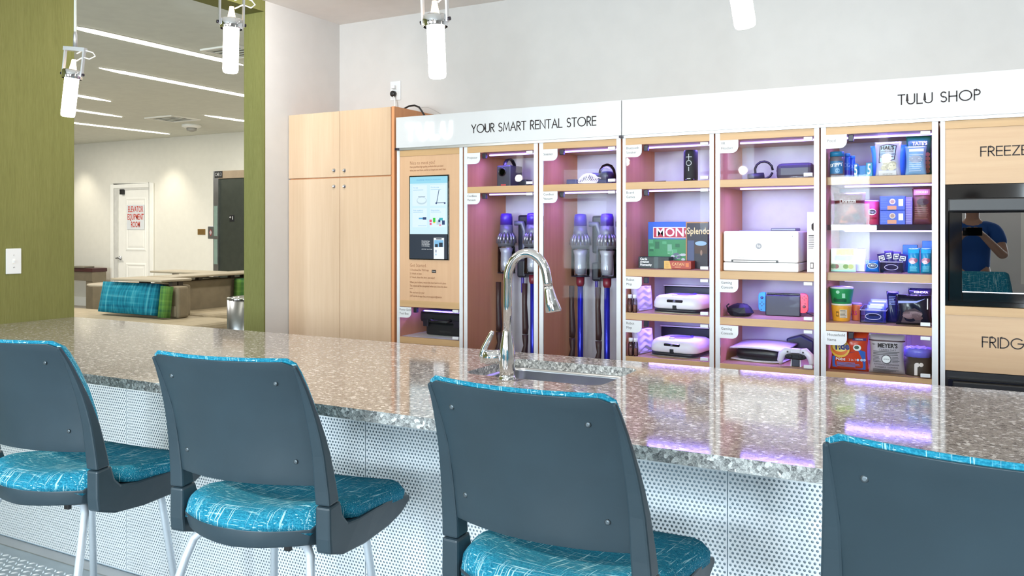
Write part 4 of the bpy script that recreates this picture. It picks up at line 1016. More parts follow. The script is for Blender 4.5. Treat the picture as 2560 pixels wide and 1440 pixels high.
# -- speaker
t = thing('bluetooth_speaker', 'black upright cylinder speaker with white plus and minus marks', 'speaker', (XU(1727, 4.33), 4.33, 1.6458))
r = wid(1709.5, 1744, 4.33)/2; hh = ZV(1727, 375, 4.33)-1.6458
MB().lathe([(r*.9, 0), (r, .006), (r, hh-.012), (r*.88, hh-.002), (r*.3, hh)], n=28).build('body', mat('speaker_mesh', (30, 31, 36), .7), t)
MB().lathe([(r*1.005, .0), (r*1.005, .014)], n=28).build('base_ring', 'blackgloss', t)
pr = Print(lambda x, z: -math.sqrt(max(0, (r*1.0)**2-x*x)))
g = P_('speaker_marks', (205, 208, 214)); q = r*.42
pr.rect(-q, q, hh*.77-.0016, hh*.77+.0016, g); pr.rect(-.0016, .0016, hh*.77-q, hh*.77+q, g)
pr.disc(0, hh*.58, q*.95, q*.95, g); pr.disc(0, hh*.58, q*.75, q*.75, M['speaker_mesh'] if 'speaker_mesh' in M else mat('speaker_mesh', (30, 31, 36)))
pr.rect(-.0016, .0016, hh*.33, hh*.46, g); pr.rect(-q*.6, q*.6, hh*.085, hh*.105, g); pr.build(t, 'markings')
t = thing('charging_cable', 'small dark coil of cable on the speaker shelf', 'cable', (XU(1651, 4.4), 4.4, 1.6458))
MB().tube([(.03*math.cos(k*.6), .016*math.sin(k*.6), .004+.0004*k) for k in range(22)], .003, 6).build('coil', brown, t)

# -- board games
gb = lambda n, rgb, rough=.4: P_(n, rgb, rough)
t, w, h, s = carton('board_game', 'large board game box with red title band over green art', 'game', 1619.5, 1716, 555, 4.40, 1.1905, .05, gb('game_blue', (40, 96, 178)))
w2 = w
pr = Print(); pr.rect(-w/2+.002, w/2-.002, .002, h*.62, gb('game_green', (58, 138, 84)))
for k in range(16):
    x = random.uniform(-w*.46, w*.46); z = random.uniform(h*.1, h*.6); pr.rect(x-.012, x+.012, z, min(h*.61, z+random.uniform(.012, .04)), gb('game_green%d' % (k % 3), ((84, 164, 110), (36, 104, 66), (122, 176, 140))[k % 3]), 1, 1)
pr.rect(-w*.36, w*.5-.002, h*.645, h*.885, whi, 1, 1); pr.rect(-w*.345, w*.5-.002, h*.66, h*.87, gb('game_red', (182, 42, 66)), 1, 1)
pr.text('MONO', -w*.29, h*.765, h*.27, whi, 1.0, 'LEFT', thin=.0012)
# generic stand-in art: heap of coins and dark shapes
for k in range(22):
    x, z = w*random.uniform(.02, .44), h*random.uniform(.05, .34); pr.disc(x, z, .011, .007, gb('coin%d' % (k % 3), ((150, 156, 172), (96, 104, 122), (190, 192, 200))[k % 3]), 10)
pr.build(t)
t, w, h, s = carton('board_game', 'dark board game box with gold title beside the red banded box', 'game', 1714.5, 1770, 555, 4.375, 1.1905, .02, gb('game_navy', (46, 40, 52)))
pr = Print(); pr.rect(-w/2, -w/2+.006, 0, h, gb('game_gold', (176, 124, 70)), 1, 1); pr.rect(-w/2, w/2, h*.975, h, gb('game_gold', (176, 124, 70)), 1, 1)
pr.text('Splendor', -w*.45, h*.80, h*.20, gb('gold_text', (232, 206, 150)), .78, 'LEFT', thin=.0006)
pr.rect(-w*.42, -w*.12, h*.1, h*.6, gb('game_slate', (72, 82, 116)), 2, 2); pr.rect(-w*.1, w*.46, h*.32, h*.5, gb('game_umber', (74, 48, 38)), 2, 2)
pr.disc(w*.18, h*.54, w*.26, h*.05, gb('game_sky', (150, 186, 214))); pr.disc(w*.2, h*.34, w*.05, h*.06, gb('game_skin', (150, 118, 100))); pr.build(t)
t, w, h, s = carton('card_game', 'small black card game box with white title lying before the big game', 'game', 1596, 1671, 642.5, 4.30, 1.1905, .09, gb('card_black', (44, 48, 52)), .04)
pr = Print(); pr.text('Cards\nAgainst\nHumanity', -w*.44, h*.55, h*.27, whi, 1.0, 'LEFT', thin=.0006, line=.92); pr.rect(w*.02, w*.16, 0, h, gb('card_grey', (74, 86, 88)), 1, 1)
pr.text('party game', w*.24, h*.78, h*.15, M['inkgrey'], .8, 'LEFT'); pr.lines(w*.24, w*.46, h*.55, h*.62, 2, M['inkgrey'], .001); pr.build(t)
t, w, h, s = carton('board_game', 'low red and yellow game box lying in front of the dark game box', 'game', 1660.5, 1727, 653, 4.285, 1.1905, .085, gb('catan_red', (176, 66, 46)), .05)
pr = Print(); pr.poly([(-w/2, 0), (-w*.22, 0), (-w*.30, h), (-w/2, h)], gb('catan_yellow', (222, 174, 86))); pr.text('CATAN', w*.02, h*.58, h*.5, gb('catan_text', (240, 200, 130)), .95)
pr.lines(-w*.1, w*.2, h*.2, h*.3, 2, gb('catan_text', (240, 200, 130)), .001); pr.lines(-w*.45, -w*.32, h*.2, h*.75, 5, gb('catan_dark', (190, 140, 60)), .002); pr.rect(w*.3, w*.42, h*.25, h*.75, gb('catan_orange', (220, 120, 60)), 1, 1); pr.build(t)

# -- robot mops
def make_mop():
    t = thing('robot_mop', 'x', 'robot')
    wm = mat('mop_white', (232, 230, 236), .35)
    def sq(hw_, r, y0=0): return rrect(-hw_, hw_, -hw_+y0, hw_+y0, r, 6)
    rg = [[(x, y, z) for x, y in sq(h_, r)] for h_, r, z in ((.128, .05, .022), (.135, .055, .03), (.134, .055, .055), (.126, .055, .078), (.112, .05, .088), (.09, .045, .0895))]
    MB().rings(rg, True, True).build('body', wm, t)
    MB().rings([[(x, y, z) for x, y in sq(h_, .05)] for h_, z in ((.124, 0.004), (.131, .007), (.131, .0215))], True, True).build('bumper', vdk, t)
    MB().rings([[(x, y, z) for x, y in sq(h_, .05)] for h_, z in ((.12, 0), (.134, .0035))], True, True).build('mop_plate', 'white', t)
    MB().lathe([(.062, .0897), (.06, .0915), (.02, .092)], n=28).build('lid_disc', mat('lid_lilac', (128, 112, 196), .3), t)
    MB().lathe([(.011, .0897), (.011, .0925), (.006, .095)], c=(.03, .07), n=14).build('button', purp, t); MB().lathe([(.016, .09), (.014, .096)], c=(-.02, -.085), n=14).build('button', wm, t)
    MB().box(-.045, .045, -.1365, -.120, .055, .071).build('camera_bar', 'blackgloss', t, bevel=.006)
    MB().lathe([(.007, 0), (.005, .002)], n=12, mtx=Matrix.Translation((0, -.1367, .063)) @ Matrix.Rotation(PI/2, 4, 'X')).build('camera_lens', mat('lens_grey', (110, 112, 130), .2), t)
    MB().box(-.011, .011, -.137, -.125, .0215, .042).build('sensor', 'black', t, bevel=.002)
    return t
m0 = make_mop()
def make_dock(): 
    t = thing('charging_dock', 'x', 'dock'); MB().box(-.15, .13, .02, .045, 0, .118).build('tower', vdk, t, bevel=.006); MB().box(-.15, .13, .0, .05, .1185, .126).build('top_plate', 'white', t, bevel=.003); return t
def make_pads():
    t = thing('mop_pad', 'x', 'pad'); lil = mat('pad_lilac', (222, 212, 240), .7)
    fn = lambda a, b: (-.075+.15*a-.02*b, -.012+.006*math.sin(b*22+math.sin(a*10)*1.6)*math.sin(PI*a)*1.0, .012+.118*b)
    MB().shell(fn, lambda a, b: (-.075+.15*a-.02*b, .02, .012+.118*b), 20, 36).build('pad_stack', lil, t, sub=0)
    MB().box(-.06, .075, -.012, .022, 0, .012).build('pad_base', lil, t, bevel=.004); return t
def make_bottle():
    t = thing('cleaner_bottle', 'x', 'bottle'); MB().lathe([(.011, .0), (.0125, .003), (.0125, .064), (.010, .070), (.009, .074)], n=16).build('bottle', 'acrylic', t)
    MB().lathe([(.0115, .074), (.0115, .092), (.010, .094)], n=16).build('cap', 'white', t); MB().lathe([(.0095, .003), (.0095, .04)], n=14).build('liquid', mat('amber_liquid', (150, 104, 84), .2, 0, .5), t); return t
dk0, pd0, bt0 = make_dock(), make_pads(), make_bottle()
for k, (z, um, dz) in enumerate(((.9615, 1700, 0), (.7325, 1693, 0))):
    o = m0 if k == 0 else copy_tree(m0); o.location = (XU(um, 4.36)+.016, 4.39, z); o.rotation_euler = (0, 0, -.10)
    wh = ('upper', 'lower')[k]
    o['label'] = 'white square robot mop with black bumper on the %s of the two mop shelves' % wh; o['group'] = 'robot mops'
    o = dk0 if k == 0 else copy_tree(dk0); o.location = (XU(1716, 4.58)+.015-.02*k, 4.585, z); o['label'] = 'black charging dock with white top behind the %s robot mop' % wh; o['group'] = 'mop docks'
    o = pd0 if k == 0 else copy_tree(pd0); o.location = (-1.556+.006*k, 4.335, z+.001); o.rotation_euler = (0, 0, 1.35); o['label'] = 'wavy pale lilac mop pads standing beside the %s robot mop' % wh; o['group'] = 'mop pads'
    for j, (u, Y) in enumerate(((-1.588+.005*k, 4.213), (-1.561+.005*k, 4.215))):
        o = bt0 if (k, j) == (0, 0) else copy_tree(bt0); o.location = (u, Y, z); o['group'] = 'cleaner bottles'
        o['label'] = 'clear bottle with white cap on the %s mop shelf, %s' % (wh, ('against the cabinet side', 'next to the mop pads')[j])

# -- printer and the carton beside it
PYp = 4.235
t = thing('laser_printer', 'white laser printer with round logo on the shelf of the console cabinet', 'printer', (XU(1807.8, PYp), PYp, 1.191))
pw, pt = wid(1807.8, 1996, PYp), ZV(1900, 578, PYp)-1.191; wp = mat('printer_white', (236, 236, 236), .4)
MB().box(0, pw, .0, .33, 0, .043).build('paper_tray', wp, t, bevel=.006)
MB().box(0, pw, .0, .33, .0445, pt).build('body', wp, t, bevel=.009, seg=3)
MB().box(.06, pw-.09, .09, .30, pt+.0002, pt+.004).build('output_tray', mat('tray_grey', (150, 152, 170), .4), t, bevel=.002)
MB().box(pw-.14, pw-.02, .05, .17, pt+.0002, pt+.016).build('control_panel', mat('panel_grey', (96, 98, 120), .3), t, bevel=.004)
MB().box(pw*.115, pw*.74, -.0012, .004, .0455, .0565).build('feed_slot', 'black', t); MB().box(pw*.14, pw*.71, -.002, .001, .0465, .053).build('slot_flap', wp, t)
pr = Print(); pr.disc(pw*.483, pt*.63, .0145, .0145, P_('logo_grey', (150, 152, 158))); pr.text('hp', pw*.483, pt*.635, .019, wp, .9); 
pr.rect(pw*.87, pw*.94, pt*.85, pt*.90, P_('display_edge', (170, 172, 176)), 1, 1); pr.rect(pw*.873, pw*.937, pt*.855, pt*.895, wp, 1, 1); pr.rect(pw*.92, pw*.932, pt*.86, pt*.89, P_('logo_grey', (150, 152, 158)), 1, 1)
pr.text('Color Laser Printer', pw*.14, pt*.345, .008, P_('logo_grey', (150, 152, 158)), .9, 'LEFT'); pr.build(t, 'logo_print')
t, w, h, s = carton('paper_pack', 'tall white printed pack standing beside the laser printer', 'pack', 2017.5, 2038, 530, 4.27, 1.1905, .10, gb('pack_white', (222, 220, 226)))
pr = Print(); pr.poly([(w*.05, h*.72), (w*.3, h*.68), (w*.3, h*.82), (w*.05, h*.79)], M['ink']); pr.rect(-w*.3, w*.5, h*.6, h*.615, M['inkgrey'], 1, 1); pr.lines(-w*.32, w*.45, h*.4, h*.58, 7, M['inkgrey'], .0022); pr.rect(-w*.1, w*.3, h*.06, h*.16, M['inkgrey'], 1, 1); pr.rect(-w*.04, w*.24, h*.075, h*.145, gb('pack_white', (222, 220, 226)), 1, 1); pr.build(t)

# -- headset behind the reflecting door
t = thing('virtual_reality_headset', 'dark headset with strap lying behind the reflecting glass door', 'headset', (XU(1990, 4.42), 4.42, 1.6458))
MB().box(-.09, .09, -.05, .03, .0, .085).build('visor', mat('headset_grey', (58, 56, 66), .4), t, bevel=.025, seg=3)
MB().tube([(-.088, 0, .05), (-.095, .08, .06), (-.05, .17, .065), (.05, .17, .065), (.095, .08, .06), (.088, 0, .05)], .009, 8).build('strap', 'black', t)
t = thing('headset_controller', 'dark hand controller lying beside the headset', 'controller', (XU(1870, 4.42), 4.42, 1.6458), .4)
MB().tube([(0, 0, .022), (.03, 0, .024), (.08, 0, .03)], [.018, .02, .016], 10).build('grip', mat('headset_grey', (58, 56, 66)), t)
MB().tube([(.08+.045*math.cos(k*.5), 0.0, .058+.045*math.sin(k*.5)) for k in range(13)], .006, 8).build('tracking_ring', 'black', t)

# -- handheld console, bag
t = thing('game_console', 'black docked game console with blue and red side controllers', 'console', (XU(1958, 4.40), 4.40, .9615), .03)
w = wid(1915.6, 2002, 4.40); h = ZV(1958, 733, 4.40)-.9615
MB().box(-w/2, w/2, -.02, .03, 0, h*.92).build('dock', mat('dock_black', (38, 38, 44), .4), t, bevel=.005)
MB().box(-w/2+.004, w/2-.004, .0, .014, h*.925, h).build('screen_top', 'blackgloss', t, bevel=.003)
for sx, col, nm in ((-1, (30, 150, 214), 'controller'), (1, (232, 60, 72), 'controller')):
    x0 = sx*w/2; poly = [(x0, h*.17), (x0+sx*.018, h*.17)]+[(x0+sx*(.018+.018*math.sin(math.radians(q))), h*.17+.018-.018*math.cos(math.radians(q))) for q in (30, 60, 90)]+[(x0+sx*(.018+.018*math.cos(math.radians(q))), h*1.02-.018+.018*math.sin(math.radians(q))) for q in (0, 30, 60, 90)]+[(x0, h*1.02)]
    o = MB().prism(poly if sx > 0 else poly[::-1], -.012, .008).build(nm, mat('joy_%d' % sx, col, .4), t, bevel=.002)
    xs = x0+sx*.018
    bt_ = MB(); 
    for q, z, rr in ((0, h*(.78 if sx < 0 else .45), .0075),): bt_.lathe([(rr, 0), (rr, .003), (rr*.6, .006)], n=12, mtx=Matrix.Translation((xs, -.012, z)) @ Matrix.Rotation(PI/2, 4, 'X'))
    for dx, dz in ((0, .009), (0, -.009), (.009, 0), (-.009, 0), (sx*.004, -.028)): bt_.lathe([(.0032, 0), (.003, .0022)], n=8, mtx=Matrix.Translation((xs+dx, -.012, h*(.5 if sx < 0 else .82)+dz)) @ Matrix.Rotation(PI/2, 4, 'X'))
    bt_.build('buttons', mat('joy_dark_%d' % sx, (26, 44, 74) if sx < 0 else (90, 20, 28), .4), o)
MB().tube([(w/2-.01, .02, .03), (w/2+.03, .0, .02), (w/2+.075, -.02, .004)], .0028, 6).build('cord', 'black', t)
t = thing('cloth_pouch', 'crumpled black pouch lying beside the docked console', 'bag', (-1.032, 4.30, .962), .1)
mb = MB(); random.seed(3)
ring_ = lambda s, z, j: [((s*.062+random.uniform(-j, j))*math.cos(2*PI*k/12), (s*.055+random.uniform(-j, j))*math.sin(2*PI*k/12)+.01, z+random.uniform(-j, j)*.8) for k in range(12)]
mb.rings([[(x, y, 0) for x, y, _ in ring_(.8, 0, .0)], ring_(1.0, .022, .008), ring_(.9, .04, .008), ring_(.6, .055, .006), ring_(.25, .062, .003)], smooth=False)
mb.build('pouch', mat('pouch_black', (30, 29, 44), .45), t)
MB().tube([(-.055, -.02, .03), (-.062, -.025, .05), (-.05, -.02, .06)], .004, 6).build('drawstring', 'black', t)
# -- white and black console with controller on stand
t = thing('game_console', 'large white and black game console lying flat on the bottom shelf', 'console', (-.942, 4.43, .7325), -.10)
pwm = mat('console_white', (228, 226, 236), .35); pbk = mat('console_black', (28, 26, 28), .3)
cw, cd = .122, .115
def plate_(z0, lift, nm):
    f = lambda a, b, th: (-cw*1.08+2.16*cw*a, -cd+2*cd*b, z0+lift*(1-((2*a-1)**2*.8))*.6+(.018*(a)**2 if lift < 0 else .010*(1-a))+(.004 if th else 0)+.010*b*(1 if lift > 0 else -.4))
    MB().shell(lambda a, b: f(a, b, 1), lambda a, b: f(a, b, 0), 16, 8).build(nm, pwm, t, bevel=.001)
rg = [[(x, y, z) for x, y in rrect(-cw*s_, cw*s_, -cd*s_*.95, cd*s_*.95, .035)] for s_, z in ((.88, .010), (.95, .018), (.95, .05), (.88, .060))]
MB().rings(rg, True, True).build('body', pbk, t)
MB().shell(lambda a, b: (-cw*1.08+2.16*cw*a, -cd*1.04+2.08*cd*b, .004+.006*((2*a-1)**2)), lambda a, b: (-cw*1.08+2.16*cw*a, -cd*1.04+2.08*cd*b, .0+.006*((2*a-1)**2)), 14, 6).build('lower_plate', pwm, t)
MB().shell(lambda a, b: (-cw*1.12+2.24*cw*a, -cd*1.06+2.12*cd*b, .070-.008*((2*a-1)**2)+.012*b+.004), lambda a, b: (-cw*1.12+2.24*cw*a, -cd*1.06+2.12*cd*b, .066-.008*((2*a-1)**2)+.012*b), 14, 6).build('upper_plate', pwm, t)
t = thing('game_controller', 'white and black game controller standing on a charging stand', 'controller', (XU(1990, 4.262), 4.262, .7325), .0)
MB().box(-.018, .018, -.01, .04, 0, .035).build('stand', mat('stand_grey', (66, 70, 84), .35), t, bevel=.004)
for s_ in (-1, 1): MB().prism([(s_*.019, 0), (s_*.025, 0), (s_*.022, .036), (s_*.019, .036)], -.008, .03).build('stand_wing', pwm, t)
for s_ in (-1, 1):
    MB().tube([(s_*.018, .0, .072), (s_*.045, -.002, .074), (s_*.066, -.004, .055), (s_*.074, -.006, .025), (s_*.070, -.004, .010)], [.015, .019, .018, .014, .009], 12).build('grip', pwm, t)
    MB().lathe([(.009, 0), (.009, .006), (.007, .008)], n=12, mtx=Matrix.Translation((s_*.024, -.016, .052)) @ Matrix.Rotation(PI/2, 4, 'X')).build('thumb_stick', pbk, t)
    MB().box(s_*.036-.004, s_*.036+.004, -.022, -.018, .068, .076).build('button', 'inkgrey', t, bevel=.001)
MB().prism([(-.05, .04), (-.03, .034), (.03, .034), (.05, .04), (.05, .058), (.02, .066), (-.02, .066), (-.05, .058)], -.016, .012).build('body', pbk, t, bevel=.006)
MB().prism([(-.022, .066), (.022, .066), (.025, .088), (-.025, .088)], -.018, .01).build('touchpad', pwm, t, bevel=.004)
t = thing('console_remote_case', 'dark blue peaked case behind the white game controller', 'case', (XU(2000, 4.55)-.012, 4.585, .7325))
MB().prism([(-.05, 0), (.075, 0), (.075, .088), (.012, .118), (-.06, .094)], -.02, .05).build('case', navy, t, bevel=.006); MB().prism([(-.045, .01), (.07, .01), (.07, .08), (.012, .105), (-.05, .085)], -.0215, -.0201).build('front_face', vdk, t)

# ================================================================== SNACKS AND HOUSEHOLD ITEMS
za2 = lambda x, y: (2070+x/5.76, 320+y/5.76)
zb2 = lambda x, y: (2070+x/5.76, 570+y/5.76)
zc2 = lambda x, y: (2060+x/8, 800+y/8)
Z1, Z2, Z3, Z4, Z5 = 1.6458, 1.4208, 1.1958, .9615, .7325
def jar(name, label, cat, u0, u1, v0, Y, z0, body, lid, prof=None, group=None, lidh=.16):
    r = wid(u0, u1, Y)/2; h = ZV((u0+u1)/2, v0, Y)-z0
    t = thing(name, label, cat, at((u0+u1)/2, z0+.0006, Y), 0, group)
    b = prof or [(.9, 0), (1, .03), (1, .7), (.93, .78), (.9, 1-lidh)]
    MB().lathe([(r*a, h*q) for a, q in b], n=26).build('body', body, t)
    MB().lathe([(r*.97, h*(1-lidh)+.0004), (r*.98, h*.985), (r*.9, h)], n=26).build('lid', lid, t)
    def s(x, z):
        q = z/h; rr = b[0][0]
        for (a0, q0), (a1, q1) in zip(b, b[1:]):
            if q0 <= q <= q1 and q1 > q0: rr = a0+(a1-a0)*(q-q0)/(q1-q0)
        return -math.sqrt(max(1e-8, (r*rr)**2-min(x*x, (r*rr)**2*.98)))
    return t, r, h, s
# shelf 1
t, r, h, s = jar('peanut_butter_jar', 'blue lidded peanut butter jar at the side of the top snack shelf', 'jar', 2074, 2111, 380, 4.25, Z1, gb('jar_brown', (96, 84, 92)), gb('jar_lid', (20, 110, 150)), lidh=.2)
pr = Print(s); pr.rect(-r*.86, r*.86, h*.12, h*.62, gb('jar_label', (44, 104, 150)), 12, 4); pr.text('SKIPPY', 0, h*.46, h*.19, whi, .82, thin=.0006, rot=.12); pr.disc(r*.2, h*.24, r*.3, h*.1, gb('jar_ring', (120, 160, 190))); pr.build(t)
for k, (u0, u1, v0, Y, lb) in enumerate(((2111, 2126, 384, 4.31, 'tallest blue snack canister beside the peanut butter jar'), (2124, 2138, 390, 4.35, 'smaller blue snack canister next to the gum packs'))):
    t, r, h, s = jar('snack_canister', lb, 'canister', u0, u1, v0, Y, Z1, gb('can_blue', (44, 96, 208)), gb('can_blue_lid', (60, 130, 226)), lidh=.12, group='blue snack canisters')
    pr = Print(s); pr.text(('DG', 'DC')[k], 0, h*.5, h*.26, gb('can_text', (150, 180, 240)), .6); pr.rect(-r*.8, r*.8, h*.1, h*.3, gb('can_band', (66, 60, 180)), 8, 2); pr.build(t)
tealp = gb('gum_teal', (18, 134, 176))
for k, (x0, x1, y0, Y, txt, lb) in enumerate(((375, 425, 515, 4.32, '5', 'narrow teal gum pack with a white number beside the blue canisters'), (425, 560, 545, 4.36, '', 'wide plain teal gum box at the back of the top snack shelf'), (545, 640, 500, 4.30, '5', 'teal gum pack with a large white number before the chips bag'))):
    u0, v0 = za2(x0, y0); u1, _ = za2(x1, y0)
    t, w, h, s = carton('gum_pack', lb, 'pack', u0, u1, v0, Y, Z1, .04, tealp, group='teal gum packs')
    pr = Print()
    if txt: pr.text(txt, 0, h*.5, h*1.05, whi, .8 if w > .03 else .5, thin=.001)
    pr.lines(-w*.4, w*.4, h*.1, h*.16, 2, gb('gum_line', (120, 200, 220)), .0012); pr.build(t)
t, w, h, s = pouch('chips_bag', 'clear and white kettle chips bag in the middle of the top snack shelf', 'bag', *[za2(680, 0)[0], za2(1050, 0)[0]], za2(0, 205)[1], 4.33, Z1, .075, gb('chip_bag', (204, 204, 222), .25), flare=.04)
pr = Print(s); pr.poly([(-w*.34, h*.38), (w*.28, h*.46), (w*.36, h*.88), (0, h*.93), (-w*.30, h*.88)], gb('chip_edge', (74, 54, 96))); pr.poly([(-w*.30, h*.41), (w*.25, h*.48), (w*.32, h*.86), (0, h*.905), (-w*.27, h*.86)], gb('chip_label', (190, 214, 240)))
pr.text("HAL'S", 0, h*.81, h*.15, M['ink'], .95, thin=.0006); pr.text('NEW YORK', 0, h*.705, h*.052, M['ink'], 1.2); pr.text('KETTLE CHIPS', 0, h*.62, h*.085, gb('chip_blue', (70, 96, 160)), .85); pr.rect(-w*.27, w*.24, h*.535, h*.57, gb('chip_band', (130, 110, 140)), 4, 1)
for k in range(12): pr.disc(random.uniform(-w*.22, w*.24), random.uniform(h*.22, h*.36), .016, .011, gb('chip%d' % (k % 3), ((206, 200, 178), (186, 180, 160), (222, 216, 196))[k % 3]), 10)
pr.rect(-w*.34, w*.34, h*.03, h*.16, gb('chip_white', (232, 236, 242)), 8, 3); pr.text('NET WT 2 OZ', 0, h*.06, h*.045, M['inkgrey'], .9); pr.build(t)
t, w, h, s = pouch('snack_bag', 'light blue snack bag peeking out behind the kettle chips bag', 'bag', *[za2(610, 0)[0], za2(1150, 0)[0]], za2(0, 255)[1], 4.44, Z1, .05, gb('bag_blue', (74, 158, 214), .3))
t, w, h, s = pouch('snack_bag', 'blue and white snack bag before the tall green cookie bag', 'bag', *[za2(1110, 0)[0], za2(1420, 0)[0]], za2(0, 265)[1], 4.315, Z1, .05, gb('bag_pale_blue', (128, 170, 214), .3))
pr = Print(s); pr.lines(-w*.3, w*.35, h*.15, h*.7, 9, gb('bag_line', (196, 208, 226)), .003); pr.rect(-w*.3, w*.38, h*.8, h*.9, whi, 6, 2); pr.disc(0, h*.55, w*.3, h*.12, gb('bag_grey', (150, 158, 184))); pr.build(t)
t, w, h, s = pouch('cookie_bag', 'tall dark green cookie bag at the end of the top snack shelf', 'bag', *[za2(1120, 0)[0], za2(1500, 0)[0]], za2(0, 110)[1], 4.40, Z1, .05, gb('bag_green', (24, 88, 58), .3))
pr = Print(s); pr.rect(-w*.25, w*.34, h*.74, h*.84, gb('tate_panel', (30, 70, 52)), 6, 2); pr.text("TATE'S", w*.04, h*.79, h*.12, whi, .9, thin=.0006); pr.lines(-w*.2, w*.3, h*.70, h*.72, 2, whi, .0012)
for k in range(5): pr.disc(w*.34, h*(.12+.1*k), .010, .010, gb('cookie', (150, 110, 70)), 10)
pr.build(t)
# shelf 2 (clear acrylic)
t, w, h, s = pouch('tortilla_chips_bag', 'large dark red chips bag at the side of the clear acrylic shelf', 'bag', *[za2(75, 0)[0], za2(545, 0)[0]], za2(0, 930)[1], 4.33, Z2, .085, gb('dorito_bag', (104, 46, 42), .3), wave=.003)
pr = Print(s); pr.text('Doritos', -w*.02, h*.72, h*.2, whi, .75, thin=.0006, rot=.02)
pr.poly([(-w*.3, h*.05), (-w*.18, h*.28), (-w*.02, h*.06)], gb('chip_orange', (190, 116, 70))); pr.poly([(-w*.12, h*.28), (w*.1, h*.62), (w*.26, h*.4)], gb('dorito_flare', (156, 84, 66)))
for k in range(10): pr.rect(-w*.42+k*.002, w*.38-random.random()*w*.4, h*(.08+.085*k), h*(.088+.085*k), gb('dorito_line', (140, 70, 60)), 6, 1)
pr.poly([(w*.2, h*.1), (w*.36, h*.2), (w*.3, h*.34), (w*.12, h*.3)], gb('dorito_dark', (60, 30, 44))); pr.build(t)
t, r, h, s = jar('chips_can', 'short red chips can between the dark red bag and the blue boxes', 'can', za2(490, 0)[0], za2(740, 0)[0], za2(0, 1045)[1], 4.40, Z2, gb('can_red', (186, 56, 78)), gb('can_lid', (214, 190, 214)), prof=[(.97, 0), (1, .02), (1, .94)], lidh=.06)
pr = Print(s); pr.disc(r*.25, h*.52, r*.46, h*.13, whi); pr.disc(r*.25, h*.52, r*.40, h*.09, gb('can_ink', (60, 50, 60))); pr.text('Pringles', r*.25, h*.52, h*.10, whi, .62); pr.rect(-r*.78, -r*.42, h*.08, h*.3, gb('can_panel', (200, 190, 190)), 4, 2); pr.lines(-r*.74, -r*.46, h*.12, h*.26, 4, M['ink'], .002); pr.rect(-r*.1, r*.75, h*.22, h*.3, gb('can_deep', (150, 24, 44)), 6, 1); pr.build(t)
for k, (y0, z0, lb) in enumerate(((1190, Z2, 'blue snack box with cookie picture, lower of the two stacked on acrylic'), (985, None, 'blue snack box with cookie picture, stacked on top of its twin'))):
    if z0 is None: z0 = top_
    t, w, h, s = carton('snack_box', lb, 'box', za2(745, 0)[0], za2(1110, 0)[0], za2(0, y0)[1], 4.36, z0, .07, gb('box_blue', (42, 78, 158)), group='stacked blue snack boxes')
    top_ = z0+h+.001
    pr = Print(); pr.disc(0, h*.62, w*.12, h*.2, gb('box_oat', (206, 186, 140))); pr.disc(0, h*.62, w*.08, h*.13, gb('box_oat2', (150, 120, 90))); pr.rect(-w*.2, w*.16, h*.05, h*.32, gb('box_cookie', (192, 128, 76)), 2, 1); pr.rect(w*.24, w*.42, h*.3, h*.78, whi, 1, 1); pr.lines(-w*.48, -w*.18, h*.2, h*.8, 6, gb('box_line', (80, 110, 186)), .002); pr.build(t)
t, w, h, s = carton('snack_box', 'narrow purple grey snack pack between the blue boxes and the brown bag', 'box', za2(1112, 0)[0], za2(1215, 0)[0], za2(0, 1000)[1], 4.37, Z2, .07, gb('pack_purple', (104, 94, 150)))
pr = Print(); pr.lines(-w*.45, w*.45, h*.1, h*.9, 10, gb('pack_line', (150, 142, 190)), .002); pr.build(t)
t, w, h, s = pouch('cookie_bag', 'tall brown cookie bag at the end of the clear acrylic shelf', 'bag', *[za2(1210, 0)[0], za2(1500, 0)[0]], za2(0, 855)[1], 4.40, Z2, .05, gb('bag_brown', (98, 58, 46), .35))
pr = Print(s); pr.rect(-w*.4, w*.4, h*.78, h*.94, gb('bag_tan', (138, 96, 76)), 6, 2); pr.text('COOKIES', 0, h*.86, h*.09, gb('bag_cream', (220, 190, 160)), .8); pr.disc(w*.05, h*.6, w*.3, h*.09, gb('bag_dark', (52, 30, 28))); pr.lines(-w*.35, w*.35, h*.15, h*.45, 7, gb('bag_tan', (138, 96, 76)), .003); pr.build(t)
# shelf 3
t, w, h, s = carton('snack_box', 'pale green and lime snack box with fruit pictures', 'box', za2(40, 0)[0], za2(400, 0)[0], zb2(0, 300)[1], 4.31, Z3, .06, gb('box_palegreen', (206, 222, 190)))
pr = Print(); pr.rect(-w*.28, w*.42, h*.72, h, gb('box_lime', (186, 222, 30)), 3, 1); pr.lines(-w*.35, w*.42, h*.5, h*.66, 4, gb('box_grey', (132, 138, 150)), .004)
for x, c_ in ((-w*.28, (150, 90, 84)), (w*.1, (120, 160, 70)), (-w*.4, (110, 140, 96)), (w*.3, (190, 200, 120))): pr.disc(x, h*.22, w*.11, h*.1, gb('fruit%d' % c_[0], c_))
pr.rect(-w/2, w/2, 0, h*.07, gb('box_mint', (170, 232, 214)), 4, 1); pr.build(t)
carton('snack_box', 'plain white snack box between the lime box and the cookie pack', 'box', za2(402, 0)[0], za2(530, 0)[0], zb2(0, 310)[1], 4.36, Z3, .06, gb('box_white', (222, 236, 242)))
t, w, h, s = pouch('cookie_pack', 'small bright blue cookie pack beside the clear bin of bars', 'pack', za2(535, 0)[0], za2(745, 0)[0], zb2(0, 465)[1], 4.32, Z3, .04, gb('oreo_blue', (30, 112, 204), .3))
pr = Print(s); pr.disc(w*.04, h*.55, w*.36, h*.24, gb('oreo_ring', (200, 224, 240))); pr.disc(w*.04, h*.55, w*.32, h*.20, gb('oreo_dark', (36, 52, 96))); pr.text('OREO', w*.04, h*.56, h*.24, whi, .8); pr.build(t)
